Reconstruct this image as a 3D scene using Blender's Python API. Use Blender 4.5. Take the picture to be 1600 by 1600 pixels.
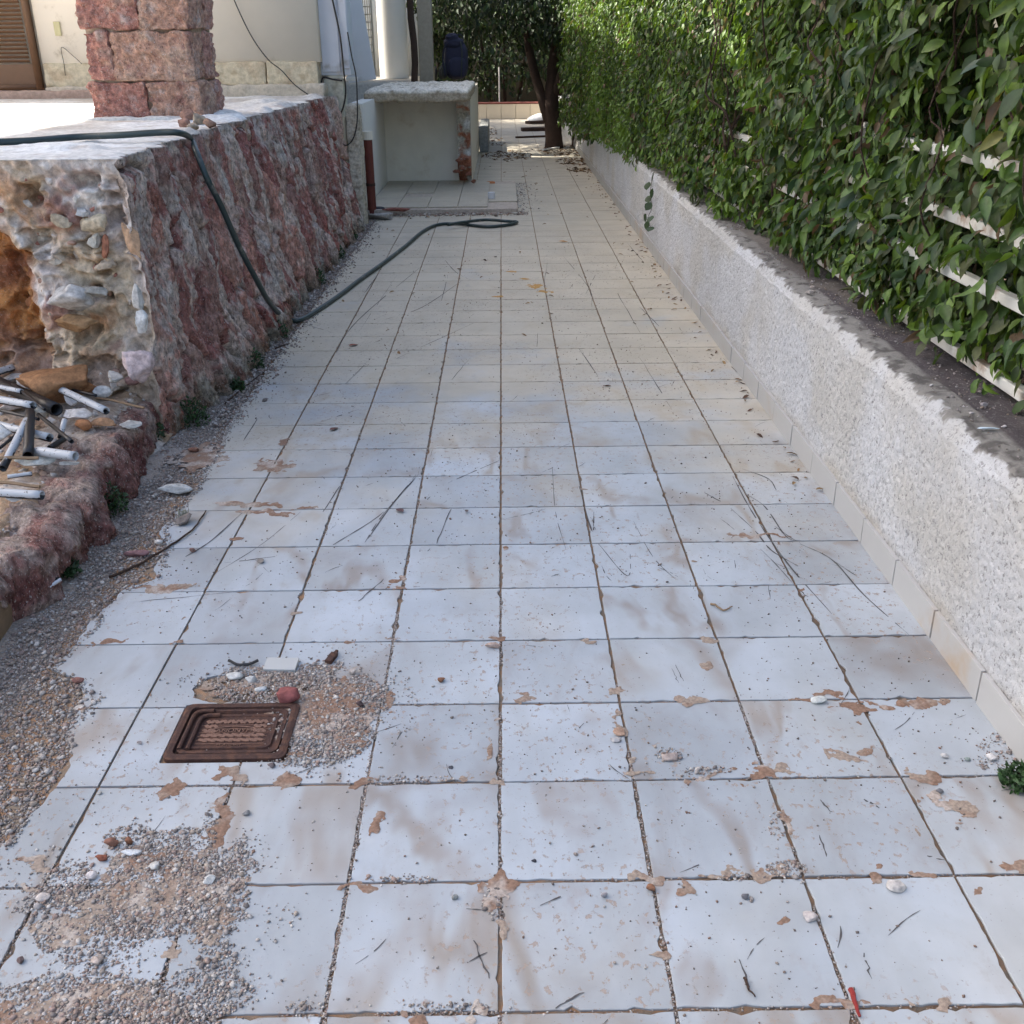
import bpy, bmesh, math, random
import numpy as np
from mathutils import Vector, Matrix, Quaternion

for o in list(bpy.data.objects): bpy.data.objects.remove(o, do_unlink=True)
SC = bpy.context.scene
COL = SC.collection
R = math.radians
random.seed(7)
RNG = np.random.default_rng(11)

# ------------------------------------------------------------------ camera
CX, CY, CH = 0.0236, -1.7013, 1.6666
YAW, PIT, ROL, FPX = -0.00573, 0.427896, -0.0091313, 1593.9
_fw = np.array([-math.sin(YAW)*math.cos(PIT), math.cos(YAW)*math.cos(PIT), -math.sin(PIT)])
_r0 = np.array([math.cos(YAW), math.sin(YAW), 0.0]); _u0 = np.cross(_r0, _fw)
_rt = _r0*math.cos(ROL) + _u0*math.sin(ROL); _up = -_r0*math.sin(ROL) + _u0*math.cos(ROL)
cam = bpy.data.cameras.new('camera'); cam_o = bpy.data.objects.new('camera', cam); COL.objects.link(cam_o)
M = Matrix(((_rt[0], _up[0], -_fw[0], CX), (_rt[1], _up[1], -_fw[1], CY), (_rt[2], _up[2], -_fw[2], CH), (0, 0, 0, 1)))
cam_o.matrix_world = M
cam.sensor_fit = 'HORIZONTAL'; cam.sensor_width = 36; cam.lens = 36*FPX/1600
cam.clip_start = 0.05; cam.clip_end = 500
SC.camera = cam_o

# ------------------------------------------------------------------ world, sun, exposure
SUN_EL, SUN_AZ = R(50), R(-72)          # azimuth from +Y, negative = towards -X (left)
w = bpy.data.worlds.new('World'); SC.world = w; w.use_nodes = True
nt = w.node_tree; nt.nodes.clear()
sky = nt.nodes.new('ShaderNodeTexSky'); sky.sky_type = 'NISHITA'; sky.sun_disc = False
sky.air_density = 1.0; sky.dust_density = 4.0; sky.ozone_density = .6; sky.sun_elevation = SUN_EL; sky.sun_rotation = SUN_AZ
bg = nt.nodes.new('ShaderNodeBackground'); bg.inputs[1].default_value = 0.15
wo = nt.nodes.new('ShaderNodeOutputWorld')
nt.links.new(sky.outputs[0], bg.inputs[0]); nt.links.new(bg.outputs[0], wo.inputs[0])
sd = bpy.data.lights.new('sun', 'SUN'); sd.energy = 4.0; sd.angle = R(0.5); sd.color = (1.0, .95, .86)
so = bpy.data.objects.new('sun', sd); COL.objects.link(so)
sv = Vector((math.sin(SUN_AZ)*math.cos(SUN_EL), math.cos(SUN_AZ)*math.cos(SUN_EL), math.sin(SUN_EL)))
so.rotation_euler = sv.to_track_quat('Z', 'Y').to_euler(); so.location = (-8, 0, 14)
SC.view_settings.view_transform = 'Standard'; SC.view_settings.look = 'None'
SC.view_settings.exposure = 1.58; SC.view_settings.gamma = 1; SC.view_settings.use_curve_mapping = False
SC.render.engine = 'CYCLES'

# ------------------------------------------------------------------ helpers: measuring on the photo's planes
def ray(px, py): return _fw + _rt*(px-800)/FPX - _up*(py-800)/FPX
_O = np.array([CX, CY, CH])
def G(px, py, z=0.0): d = ray(px, py); return _O + d*(z-CH)/d[2]
def PX(px, py, X): d = ray(px, py); return _O + d*(X-CX)/d[0]
def PY(px, py, Y): d = ray(px, py); return _O + d*(Y-CY)/d[1]

# ------------------------------------------------------------------ noise
def _h(ix, iy, iz, s):
    n = (ix*374761393 + iy*668265263 + iz*2147483647 + s*974711) & 0xffffffff
    n = ((n ^ (n >> 13))*1274126177) & 0xffffffff
    n = ((n ^ (n >> 16))*2246822519) & 0xffffffff
    return ((n ^ (n >> 15)) & 0xffffff)/16777215.0
def vn(P, s=0):
    P = np.asarray(P, float); i = np.floor(P).astype(np.int64); f = P-i; f = f*f*(3-2*f)
    out = 0
    for a in (0, 1):
        for b in (0, 1):
            for c in (0, 1):
                wgt = (f[..., 0] if a else 1-f[..., 0])*(f[..., 1] if b else 1-f[..., 1])*(f[..., 2] if c else 1-f[..., 2])
                out = out + wgt*_h(i[..., 0]+a, i[..., 1]+b, i[..., 2]+c, s)
    return out*2-1
def fbm(P, o=4, s=0, g=.5):
    P = np.asarray(P, float); t = 0; a = 1; n = 0
    for k in range(o): t = t + a*vn(P*(2.03**k)+k*7.3, s+k); n += a; a *= g
    return t/n
def P3(*a): return np.stack(np.broadcast_arrays(*[np.asarray(x, float) for x in a]), -1)
def sm(x, a, b): t = np.clip((x-a)/(b-a), 0, 1); return t*t*(3-2*t)
def lerp(a, b, t): return a+(b-a)*t
def mixc(c0, c1, t): return np.asarray(c0)*(1-t[..., None]) + np.asarray(c1)*t[..., None]

# ------------------------------------------------------------------ mesh helpers
def mesh(name, V, F, m=None, smooth=False, col=None):
    me = bpy.data.meshes.new(name); V = np.asarray(V, np.float32).reshape(-1, 3)
    if isinstance(F, np.ndarray):
        k = F.shape[1]; n = len(F)
        me.vertices.add(len(V)); me.vertices.foreach_set('co', V.ravel())
        me.loops.add(n*k); me.loops.foreach_set('vertex_index', F.astype(np.int32).ravel())
        me.polygons.add(n); me.polygons.foreach_set('loop_start', np.arange(0, n*k, k, dtype=np.int32))
        me.polygons.foreach_set('loop_total', np.full(n, k, np.int32))
        me.update(calc_edges=True)
    else:
        me.from_pydata([tuple(map(float, v)) for v in V], [], [tuple(map(int, f)) for f in F]); me.update()
    if smooth: me.polygons.foreach_set('use_smooth', np.ones(len(me.polygons), bool))
    if col is not None:
        col = np.asarray(col, np.float32)
        if col.ndim == 1: col = np.tile(col[:3], (len(V), 1))
        c = np.ones((len(V), 4), np.float32); c[:, :3] = np.clip(col[:, :3], 0, 1)
        a = me.color_attributes.new('Col', 'FLOAT_COLOR', 'POINT'); a.data.foreach_set('color', c.ravel())
    if m: me.materials.append(m)
    return me
def link(name, me, parent=None, loc=None, rot=None, scale=None):
    o = bpy.data.objects.new(name, me); COL.objects.link(o)
    if parent: o.parent = parent
    if loc is not None: o.location = tuple(map(float, loc))
    if rot is not None: o.rotation_euler = rot
    if scale is not None: o.scale = scale
    return o
def obj(name, V, F, m, parent=None, smooth=False, col=None): return link(name, mesh(name, V, F, m, smooth, col), parent)
def tag(o, label, cat, group=None):
    o['label'] = label; o['category'] = cat
    if group: o['group'] = group
    return o
def kind(o, k, label=None):
    o['kind'] = k
    if label: o['label'] = label
    return o
def thing(name, label, cat, group=None, loc=(0, 0, 0)):
    o = bpy.data.objects.new(name, None); COL.objects.link(o); o.location = tuple(map(float, loc)); o.empty_display_size = .1
    return tag(o, label, cat, group)
def grid_faces(nu, nv):
    i = np.arange(nu-1)[:, None]*nv + np.arange(nv-1)[None, :]
    i = i.ravel(); return np.stack([i, i+nv, i+nv+1, i+1], 1)
def joinVF(parts):
    Vs, Fs, n = [], [], 0
    for V, F in parts: Vs.append(np.asarray(V, float)); Fs.append(np.asarray(F)+n); n += len(V)
    return np.concatenate(Vs), np.concatenate(Fs)
def box(x0, x1, y0, y1, z0, z1):
    V = np.array([(x, y, z) for x in (x0, x1) for y in (y0, y1) for z in (z0, z1)], float)
    F = np.array([(0, 1, 3, 2), (4, 6, 7, 5), (0, 4, 5, 1), (2, 3, 7, 6), (0, 2, 6, 4), (1, 5, 7, 3)])
    return V, F
def bbox(x0, x1, y0, y1, z0, z1, b=.003):
    bm = bmesh.new(); V, F = box(x0, x1, y0, y1, z0, z1)
    vs = [bm.verts.new(v) for v in V]
    for f in F: bm.faces.new([vs[i] for i in f])
    bmesh.ops.recalc_face_normals(bm, faces=bm.faces)
    bmesh.ops.bevel(bm, geom=bm.edges[:], offset=b, segments=1, affect='EDGES')
    V = [tuple(v.co) for v in bm.verts]; bm.verts.index_update(); F = [[v.index for v in f.verts] for f in bm.faces]; bm.free()
    return V, F
def rbox(x0, x1, y0, y1, z0, z1, res=.02, amp=.006, s=0, freq=14, rnd=.01, skip=''):
    """subdivided box whose surface is pushed about by noise that depends on position only"""
    out = []; c = np.array([(x0+x1)/2, (y0+y1)/2, (z0+z1)/2]); hf = np.array([x1-x0, y1-y0, z1-z0])/2
    for ax in range(3):
        for sg in (-1, 1):
            if 'xXyYzZ'[ax*2+(sg > 0)] in skip: continue
            a, b = [(1, 2), (2, 0), (0, 1)][ax]
            na = max(2, int(2*hf[a]/res)+1); nb = max(2, int(2*hf[b]/res)+1)
            A, B = np.meshgrid(np.linspace(-1, 1, na), np.linspace(-1, 1, nb), indexing='ij')
            P = np.zeros((na, nb, 3)); P[..., ax] = sg*hf[ax]; P[..., a] = A*hf[a]; P[..., b] = B*hf[b]
            P = P.reshape(-1, 3)
            core = np.clip(P, -(hf-rnd), hf-rnd); d = P-core; n = np.linalg.norm(d, axis=1)[:, None]+1e-9
            P = core + d/n*np.minimum(n, rnd)
            nn = fbm((P+c)*freq, 4, s)[:, None]*amp
            P = P + d/n*nn + c
            F = grid_faces(na, nb)
            if sg < 0: F = F[:, ::-1]
            out.append((P, F))
    return joinVF(out)
_ico = {}
def ico(sub):
    if sub not in _ico:
        bm = bmesh.new(); bmesh.ops.create_icosphere(bm, subdivisions=sub, radius=1)
        _ico[sub] = (np.array([v.co[:] for v in bm.verts]), np.array([[v.index for v in f.verts] for f in bm.faces])); bm.free()
    return _ico[sub]
def rock(dims, s=0, sub=3, rough=.12, chops=9, freq=2.2):
    V, F = ico(sub); V = V.copy(); g = np.random.default_rng(s)
    for k in range(chops):
        n = g.normal(size=3); n /= np.linalg.norm(n); d = g.uniform(.42, .86)
        t = V@n-d; V = V-np.where(t > 0, t, 0)[:, None]*n*.95
    r = 1 + fbm(V*freq+s*3.1, 4, s)*rough; V = V*r[:, None]
    return V*np.asarray(dims, float), F
def rotz(V, a): c, q = math.cos(a), math.sin(a); return np.asarray(V)@np.array([[c, q, 0], [-q, c, 0], [0, 0, 1]])
def euler(V, rx, ry, rz): return np.asarray(V)@np.array(Matrix.Rotation(rz, 3, 'Z')@Matrix.Rotation(ry, 3, 'Y')@Matrix.Rotation(rx, 3, 'X')).T
def smooth_path(pts, n=8):
    P = [np.asarray(p, float) for p in pts]; P = [2*P[0]-P[1]]+P+[2*P[-1]-P[-2]]; out = []
    for i in range(1, len(P)-2):
        a, b, c, d = P[i-1:i+3]
        for k in range(n):
            t = k/n; out.append(.5*((2*b)+(-a+c)*t+(2*a-5*b+4*c-d)*t*t+(-a+3*b-3*c+d)*t**3))
    out.append(P[-2]); return np.array(out)
def tube(pts, r, seg=10, caps=True):
    P = np.asarray(pts, float); n = len(P); r = np.broadcast_to(np.asarray(r, float), (n,))
    T = np.gradient(P, axis=0); T /= np.linalg.norm(T, axis=1)[:, None]+1e-12
    u = np.cross(T[0], [0, 0, 1.0]);
    if np.linalg.norm(u) < .1: u = np.cross(T[0], [1.0, 0, 0])
    V = []
    a = np.linspace(0, 2*math.pi, seg, endpoint=False)
    for i in range(n):
        u = u-T[i]*(u@T[i]); u /= np.linalg.norm(u); v = np.cross(T[i], u)
        V.append(P[i]+r[i]*(np.cos(a)[:, None]*u+np.sin(a)[:, None]*v))
    V = np.concatenate(V); F = []
    i = np.arange(n-1)[:, None]*seg; j = np.arange(seg)[None, :]; k = (j+1) % seg
    F = np.stack(np.broadcast_arrays(i+j, i+k, i+seg+k, i+seg+j), -1).reshape(-1, 4)
    if caps:
        c0, c1 = len(V), len(V)+1; V = np.concatenate([V, P[:1], P[-1:]])
        e0 = [(c0, (q+1) % seg, q, q) for q in range(seg)]; e1 = [(c1, (n-1)*seg+q, (n-1)*seg+(q+1) % seg, (n-1)*seg+(q+1) % seg) for q in range(seg)]
        F = [tuple(f) for f in F]+[f[:3] for f in e0]+[f[:3] for f in e1]
    return V, F
def toF(F): return [tuple(map(int, f)) for f in F]
def joinL(parts):
    Vs, Fs, n = [], [], 0
    for V, F in parts:
        Vs.append(np.asarray(V, float)); Fs += [tuple(int(i)+n for i in f) for f in F]; n += len(V)
    return np.concatenate(Vs), Fs
def scatter(tV, tF, Rm, pos, sc, cols):
    """numeric copies of a template, in one mesh"""
    N = len(pos); m = len(tV)
    sc = np.asarray(sc, float); sc = sc[:, None, None] if sc.ndim == 1 else sc[:, None, :]
    V = np.einsum('nij,nmj->nmi', Rm, tV[None]*sc)+np.asarray(pos)[:, None, :]
    F = tF[None]+(np.arange(N)*m)[:, None, None]
    C = np.repeat(np.asarray(cols)[:, None, :], m, 1)
    return V.reshape(-1, 3), F.reshape(-1, tF.shape[1]), C.reshape(-1, 3)
def randrot(N, g, tilt=3.1):
    out = np.zeros((N, 3, 3)); a = g.uniform(0, 2*math.pi, N); b = g.uniform(-tilt, tilt, N); c = g.uniform(-tilt, tilt, N)
    ca, sa, cb, sb, cc, sc_ = np.cos(a), np.sin(a), np.cos(b), np.sin(b), np.cos(c), np.sin(c)
    Z = np.zeros(N); O = np.ones(N)
    Rz = np.stack([ca, -sa, Z, sa, ca, Z, Z, Z, O], 1).reshape(N, 3, 3)
    Ry = np.stack([cb, Z, sb, Z, O, Z, -sb, Z, cb], 1).reshape(N, 3, 3)
    Rx = np.stack([O, Z, Z, Z, cc, -sc_, Z, sc_, cc], 1).reshape(N, 3, 3)
    return Rz@Ry@Rx

# ------------------------------------------------------------------ materials
class NM:
    def __init__(s, name):
        s.m = bpy.data.materials.new(name); s.m.use_nodes = True; s.t = s.m.node_tree; s.t.nodes.clear()
        s.out = s.t.nodes.new('ShaderNodeOutputMaterial'); s.b = s.n('ShaderNodeBsdfPrincipled'); s.l(s.b.outputs[0], s.out.inputs[0])
        s.geo = s.n('ShaderNodeNewGeometry'); s.pos = s.geo.outputs['Position']
    def n(s, t): return s.t.nodes.new(t)
    def l(s, a, b): s.t.links.new(a, b)
    def set(s, sock, v):
        if isinstance(v, bpy.types.NodeSocket): s.l(v, sock)
        elif isinstance(v, (tuple, list)) and len(v) == 3 and sock.type == 'RGBA': sock.default_value = (*v, 1)
        else: sock.default_value = v
    def noise(s, scale, det=4, rough=.55, vec=None, dist=0):
        n = s.n('ShaderNodeTexNoise'); s.l(vec or s.pos, n.inputs['Vector']); n.inputs['Scale'].default_value = scale
        n.inputs['Detail'].default_value = det; n.inputs['Roughness'].default_value = rough; n.inputs['Distortion'].default_value = dist
        return n.outputs['Fac']
    def voro(s, scale, vec=None, feat='F1', out='Distance'):
        n = s.n('ShaderNodeTexVoronoi'); s.l(vec or s.pos, n.inputs['Vector']); n.inputs['Scale'].default_value = scale; n.feature = feat
        return n.outputs[out]
    def map(s, scale=(1, 1, 1), vec=None, loc=(0, 0, 0), rot=(0, 0, 0)):
        n = s.n('ShaderNodeMapping'); s.l(vec or s.pos, n.inputs[0]); n.inputs['Scale'].default_value = scale; n.inputs['Location'].default_value = loc; n.inputs['Rotation'].default_value = rot
        return n.outputs[0]
    def ramp(s, f, a, b, c0=0., c1=1.):
        n = s.n('ShaderNodeMapRange'); n.interpolation_type = 'SMOOTHSTEP'; s.l(f, n.inputs[0]); n.inputs[1].default_value = a; n.inputs[2].default_value = b
        n.inputs[3].default_value = c0; n.inputs[4].default_value = c1; return n.outputs[0]
    def mix(s, f, a, b, mode='MIX'):
        n = s.n('ShaderNodeMix'); n.data_type = 'RGBA'; n.blend_type = mode
        s.set(n.inputs[0], f); s.set(n.inputs[6], a); s.set(n.inputs[7], b); return n.outputs[2]
    def math(s, op, a, b=0.):
        n = s.n('ShaderNodeMath'); n.operation = op; s.set(n.inputs[0], a); s.set(n.inputs[1], b); return n.outputs[0]
    def attr(s): n = s.n('ShaderNodeAttribute'); n.attribute_name = 'Col'; return n.outputs['Color']
    def rnd(s): return s.n('ShaderNodeObjectInfo').outputs['Random']
    def hsv(s, c, h=.5, sa=1., v=1.):
        n = s.n('ShaderNodeHueSaturation'); s.set(n.inputs['Hue'], h); s.set(n.inputs['Saturation'], sa); s.set(n.inputs['Value'], v); s.set(n.inputs['Color'], c); return n.outputs[0]
    def bump(s, h, st=.4, dist=.01, prev=None):
        n = s.n('ShaderNodeBump'); s.l(h, n.inputs['Height']); n.inputs['Strength'].default_value = st; n.inputs['Distance'].default_value = dist
        if prev: s.l(prev, n.inputs['Normal'])
        return n.outputs[0]
    def fin(s, col=None, rough=.7, nor=None, spec=.4, metal=0):
        if col is not None: s.set(s.b.inputs['Base Color'], col)
        s.set(s.b.inputs['Roughness'], rough); s.set(s.b.inputs['Specular IOR Level'], spec); s.b.inputs['Metallic'].default_value = metal
        if nor is not None: s.l(nor, s.b.inputs['Normal'])
        return s.m

def m_plain(name, c, rough=.6, var=.25, sc=20, bump=.2, bd=.003, spec=.4, metal=0, dirt=None, dirt_amt=.4):
    k = NM(name); n1 = k.noise(sc, 5); n2 = k.noise(sc*6, 3)
    cc = k.mix(n1, tuple(x*(1-var) for x in c), tuple(min(1, x*(1+var)) for x in c))
    if dirt: cc = k.mix(k.ramp(k.noise(sc*.35, 6, .65), .62-dirt_amt*.4, .75-dirt_amt*.2), cc, dirt)
    return k.fin(cc, rough, k.bump(n2, bump, bd), spec, metal)
def m_vcol(name, rough=.85, fine=60, var=.3, bump=.6, bd=.006, spec=.3, stretch=(1, 1, 1), speck=.0):
    k = NM(name); v = k.map(stretch); a = k.attr()
    n1 = k.noise(fine, 6, .65, v); n2 = k.noise(fine*3.3, 4, .6, v)
    c = k.hsv(a, .5, 1., k.ramp(n1, .25, .75, 1-var, 1+var))
    if speck > 0:
        c = k.mix(k.ramp(n2, .58, .68, 0, speck), c, (.62, .56, .52))
        c = k.mix(k.ramp(k.noise(fine*2.1, 3, .6, v), .62, .7, 0, speck), c, (.07, .045, .04))
    h = k.math('ADD', n1, k.math('MULTIPLY', n2, .4))
    return k.fin(c, rough, k.bump(h, bump, bd), spec)

def m_tile():
    k = NM('glazed_tile'); r = k.rnd()
    tc = k.n('ShaderNodeVectorMath'); tc.operation = 'ADD'; k.l(k.pos, tc.inputs[0])
    cmb = k.n('ShaderNodeCombineXYZ'); rr = k.math('MULTIPLY', r, 37.); k.l(rr, cmb.inputs[0]); k.l(k.math('MULTIPLY', r, 91.), cmb.inputs[2]); k.l(cmb.outputs[0], tc.inputs[1])
    v = tc.outputs[0]
    vm = k.map((1.0, .45, 1), v, rot=(0, 0, .6))
    cloud = k.noise(4, 5, .6, vm, .3)
    vein = k.math('ABSOLUTE', k.math('SUBTRACT', k.noise(1.9, 4, .5, vm, .5), .5))
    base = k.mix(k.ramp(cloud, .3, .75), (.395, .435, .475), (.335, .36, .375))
    base = k.mix(k.math('MULTIPLY', k.ramp(vein, .0, .05, .95, 0), k.ramp(k.noise(2.6, 3), .38, .6)), base, (.27, .245, .225))
    base = k.mix(k.math('MULTIPLY', k.ramp(k.noise(2.8, 5, .65, vm, .8), .52, .70), .6), base, (.30, .295, .29))
    base = k.hsv(base, .5, 1., k.ramp(r, 0, 1, .88, 1.06))
    # dirt, plus warm bounce light painted in towards the far end, world-placed across joints
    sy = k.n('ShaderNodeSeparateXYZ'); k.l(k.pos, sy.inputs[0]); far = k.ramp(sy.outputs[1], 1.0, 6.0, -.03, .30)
    dirt_bounce = k.ramp(k.math('ADD', k.noise(1.3, 6, .6), far), .42, .7)
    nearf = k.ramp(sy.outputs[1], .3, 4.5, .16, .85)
    base = k.mix(k.math('MULTIPLY', dirt_bounce, nearf), base, (.50, .44, .33))
    base = k.hsv(base, .5, 1., k.ramp(k.noise(2.3, 5, .6, k.map(loc=(7, 2, 0))), .3, .7, .86, 1.03))
    smear = k.ramp(k.noise(9, 6, .7, k.map((1, .55, 1))), .57, .72)
    base = k.mix(k.math('MULTIPLY', smear, .45), base, (.29, .265, .25))
    # worn chips in the glaze
    big = k.ramp(k.noise(1.1, 3, .5, k.map(loc=(3, 1.3, 0))), .42, .56)
    chip = k.ramp(k.noise(46, 6, .7, k.map((1, .8, 1))), .585, .603)
    chip = k.math('MULTIPLY', chip, big)
    base = k.mix(k.math('MULTIPLY', chip, .8), base, (.30, .235, .19))
    spk = k.ramp(k.noise(150, 3, .6), .685, .72); base = k.mix(k.math('MULTIPLY', spk, .7), base, (.12, .10, .09))
    spk2 = k.ramp(k.noise(75, 4, .65), .675, .695); base = k.mix(k.math('MULTIPLY', spk2, .6), base, (.24, .20, .18))
    ro = k.math('ADD', k.ramp(dirt_bounce, 0, 1, .34, .5), k.math('MULTIPLY', k.noise(30, 4), .18))
    nb = k.bump(k.noise(11, 3), .12, .002); nb = k.bump(chip, .5, -.002, nb)
    nb = k.bump(k.noise(260, 2), .08, .0008, nb)
    return k.fin(base, ro, nb, .42)
MT = {}
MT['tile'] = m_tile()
def m_leaf(name, tr=.25, rough=.48):
    k = NM(name); a = k.attr(); r = k.rnd()
    c = k.hsv(a, .5, 1., k.ramp(k.noise(40, 3), .3, .7, .75, 1.2))
    k.fin(c, rough, k.bump(k.noise(90, 2), .15, .002), .45)
    t = k.n('ShaderNodeBsdfTranslucent'); k.l(k.hsv(c, .485, 1.1, 1.5), t.inputs[0])
    mx = k.n('ShaderNodeMixShader'); mx.inputs[0].default_value = tr
    k.l(k.b.outputs[0], mx.inputs[1]); k.l(t.outputs[0], mx.inputs[2]); k.l(mx.outputs[0], k.out.inputs[0]); return k.m
MT['leaf'] = m_leaf('hedge_leaf'); MT['farleaf'] = m_leaf('dark_leaf', .12, .6)
MT['dry'] = m_vcol('dry_litter', .8, 40, .3, .3, .002)
MT['stone'] = m_vcol('rough_stone', .92, 50, .55, 1.0, .03, .15, (1, 1, .5), .9)
MT['block'] = m_vcol('pillar_stone', .9, 38, .5, 1.0, .018, .2, (1, 1, 1), .8)
MT['rock'] = m_vcol('rock', .85, 45, .35, .8, .006, .25)
MT['rubble'] = m_vcol('rubble', .92, 38, .35, 1.0, .01, .2, speck=.35)
MT['pebble'] = m_vcol('pebble', .8, 160, .25, .4, .001, .3)
MT['mortar'] = m_vcol('dried_mortar', .95, 120, .3, .7, .002, .15)
MT['concrete'] = m_vcol('old_concrete', .9, 30, .22, .7, .004, .25, speck=.12)
MT['plaster'] = m_plain('plaster', (.88, .80, .68), .85, .05, 6, .3, .002, .25, dirt=(.5, .43, .32), dirt_amt=.1)
MT['plaster_in'] = m_plain('niche_plaster', (.78, .73, .62), .85, .12, 5, .35, .003, .25, dirt=(.66, .58, .45), dirt_amt=.1)
MT['whitewall'] = m_plain('white_wall', (.78, .77, .72), .8, .05, 5, .2, .002)
MT['cabinet'] = m_plain('painted_metal', (.60, .62, .66), .45, .06, 8, .1, .001, .45, dirt=(.38, .36, .34), dirt_amt=.1)
MT['rail'] = m_plain('white_rail_paint', (.70, .69, .64), .4, .08, 14, .2, .001, .5, dirt=(.28, .15, .07), dirt_amt=.28)
MT['hose'] = m_plain('dark_green_hose', (.022, .040, .040), .42, .2, 30, .15, .001, .5, dirt=(.16, .15, .13), dirt_amt=.1)
MT['cable'] = m_plain('cable', (.03, .025, .022), .5, .1, 30, .05, .001)
MT['bark'] = m_plain('bark', (.055, .032, .022), .9, .4, 14, 1.0, .02)
MT['wood'] = m_plain('weathered_wood', (.22, .15, .09), .8, .3, 30, .4, .002)
MT['shutter'] = m_plain('brown_shutter', (.16, .085, .045), .5, .15, 20, .2, .001, .4)
MT['iron'] = m_plain('rusty_iron', (.060, .028, .022), .62, .6, 90, 1.0, .003, .4, .2, dirt=(.115, .052, .032), dirt_amt=.4)
MT['ironhi'] = m_plain('worn_iron', (.19, .105, .075), .55, .5, 160, .7, .001, .5, .3)
MT['pipered'] = m_plain('red_brown_pipe', (.14, .035, .025), .6, .3, 24, .3, .002)
MT['fabric'] = m_plain('navy_fabric', (.030, .030, .055), .9, .3, 40, .6, .004)
MT['fabric2'] = m_plain('grey_fabric', (.05, .055, .05), .9, .3, 40, .5, .003)
MT['brick'] = m_plain('broken_brick', (.26, .10, .06), .9, .35, 40, 1.0, .006, dirt=(.42, .33, .26), dirt_amt=.35)
MT['bed'] = m_plain('grout_bed', (.22, .18, .14), .95, .4, 60, .8, .003, .2, dirt=(.32, .19, .11), dirt_amt=.6)
MT['earth'] = m_plain('earth', (.22, .17, .12), .95, .3, 9, 1.0, .01, .15, dirt=(.12, .10, .08), dirt_amt=.4)
MT['skirt'] = m_plain('skirting_tile', (.41, .405, .39), .45, .07, 5, .1, .001, .4, dirt=(.40, .31, .22), dirt_amt=.2)
MT['kerbtile'] = m_plain('kerb_tile', (.62, .54, .42), .5, .06, 6, .1, .001)
MT['black'] = m_plain('black_plastic', (.012, .012, .014), .45, .3, 30, .2, .001, .5)
MT['shard'] = m_plain('tile_shard', (.40, .41, .40), .4, .06, 14, .1, .001)
MT['redleaf'] = m_plain('red_plastic', (.22, .02, .015), .5, .3, 50, .3, .002)
MT['glass'] = m_plain('pale_blue_chip', (.55, .66, .74), .25, .05, 30, .1, .001, .6)
def m_pipe():
    k = NM('tarred_white_pipe'); sp = k.n('ShaderNodeSeparateXYZ'); k.l(k.geo.outputs['Normal'], sp.inputs[0])
    tx = k.n('ShaderNodeTexCoord'); so_ = k.n('ShaderNodeSeparateXYZ'); k.l(tx.outputs['Generated'], so_.inputs[0])
    f = k.math('ADD', k.math('MULTIPLY', so_.outputs[2], 1.6), k.math('MULTIPLY', k.noise(26, 4, .6), .9))
    c = k.mix(k.ramp(f, .98, 1.06), (.012, .012, .014), (.43, .45, .47))
    c = k.mix(k.ramp(k.noise(70, 3, .6), .62, .65), c, (.02, .02, .022))
    return k.fin(c, .4, k.bump(k.noise(60), .2, .002), .45)
MT['pipe'] = m_pipe()
def m_roughcast():
    k = NM('roughcast'); a = k.attr()
    n1 = k.noise(62, 6, .75); n2 = k.noise(150, 4, .7); n3 = k.noise(2.2, 4)
    c = k.hsv(a, .5, 1., k.ramp(n3, .3, .7, .93, 1.05))
    h = k.math('ADD', n1, k.math('MULTIPLY', n2, .5))
    c = k.mix(k.ramp(h, .60, .72, .75, 0), c, (.20, .19, .185))  # dark specks paint the shadows in the roughcast pits
    return k.fin(c, .85, k.bump(h, .7, .025), .25)
MT['roughcast'] = m_roughcast()

# ================================================================== GROUND AND PAVING
T = 1/3
o = obj('ground', [(-60, -40, -.03), (60, -40, -.03), (60, 80, -.03), (-60, 80, -.03)], [(0, 1, 2, 3)], MT['earth']); kind(o, 'structure')

def field_clip(x0, x1, y0, y1, n, fld, ztop, zbot=None, cfn=None):
    """polygonise fld>0 over a rectangle (marching squares by cell clipping); returns V,F"""
    xs = np.linspace(x0, x1, n[0]+1); ys = np.linspace(y0, y1, n[1]+1)
    X, Y = np.meshgrid(xs, ys, indexing='ij'); S = fld(X, Y)
    vid = {}; V = []; F = []; edges = {}
    def vert(key, x, y):
        if key not in vid: vid[key] = len(V); V.append((x, y))
        return vid[key]
    act = (S[:-1, :-1] > 0) | (S[1:, :-1] > 0) | (S[:-1, 1:] > 0) | (S[1:, 1:] > 0)
    for i, j in zip(*np.nonzero(act)):
        cs = [(i, j), (i+1, j), (i+1, j+1), (i, j+1)]; poly = []
        for a in range(4):
            p, q = cs[a], cs[(a+1) % 4]; sp, sq = S[p], S[q]
            if sp > 0: poly.append(vert(p, xs[p[0]], ys[p[1]]))
            if (sp > 0) != (sq > 0):
                t = sp/(sp-sq); k = (min(p, q), max(p, q))
                poly.append(vert(k, lerp(xs[p[0]], xs[q[0]], t), lerp(ys[p[1]], ys[q[1]], t)))
        if len(poly) >= 3:
            F.append(tuple(poly))
            for a in range(len(poly)):
                e = (poly[a], poly[(a+1) % len(poly)]); edges[e] = 1
    if not V: return None
    A = np.array(V); zt = ztop(A[:, 0], A[:, 1]) if callable(ztop) else np.full(len(A), ztop)
    VV = np.c_[A, zt]
    if zbot is not None:
        nb = len(VV); VV = np.concatenate([VV, np.c_[A, np.full(len(A), zbot)]])
        for (a, b) in list(edges):
            if (b, a) not in edges: F.append((b, a, a+nb, b+nb))
    return VV, F

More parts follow.
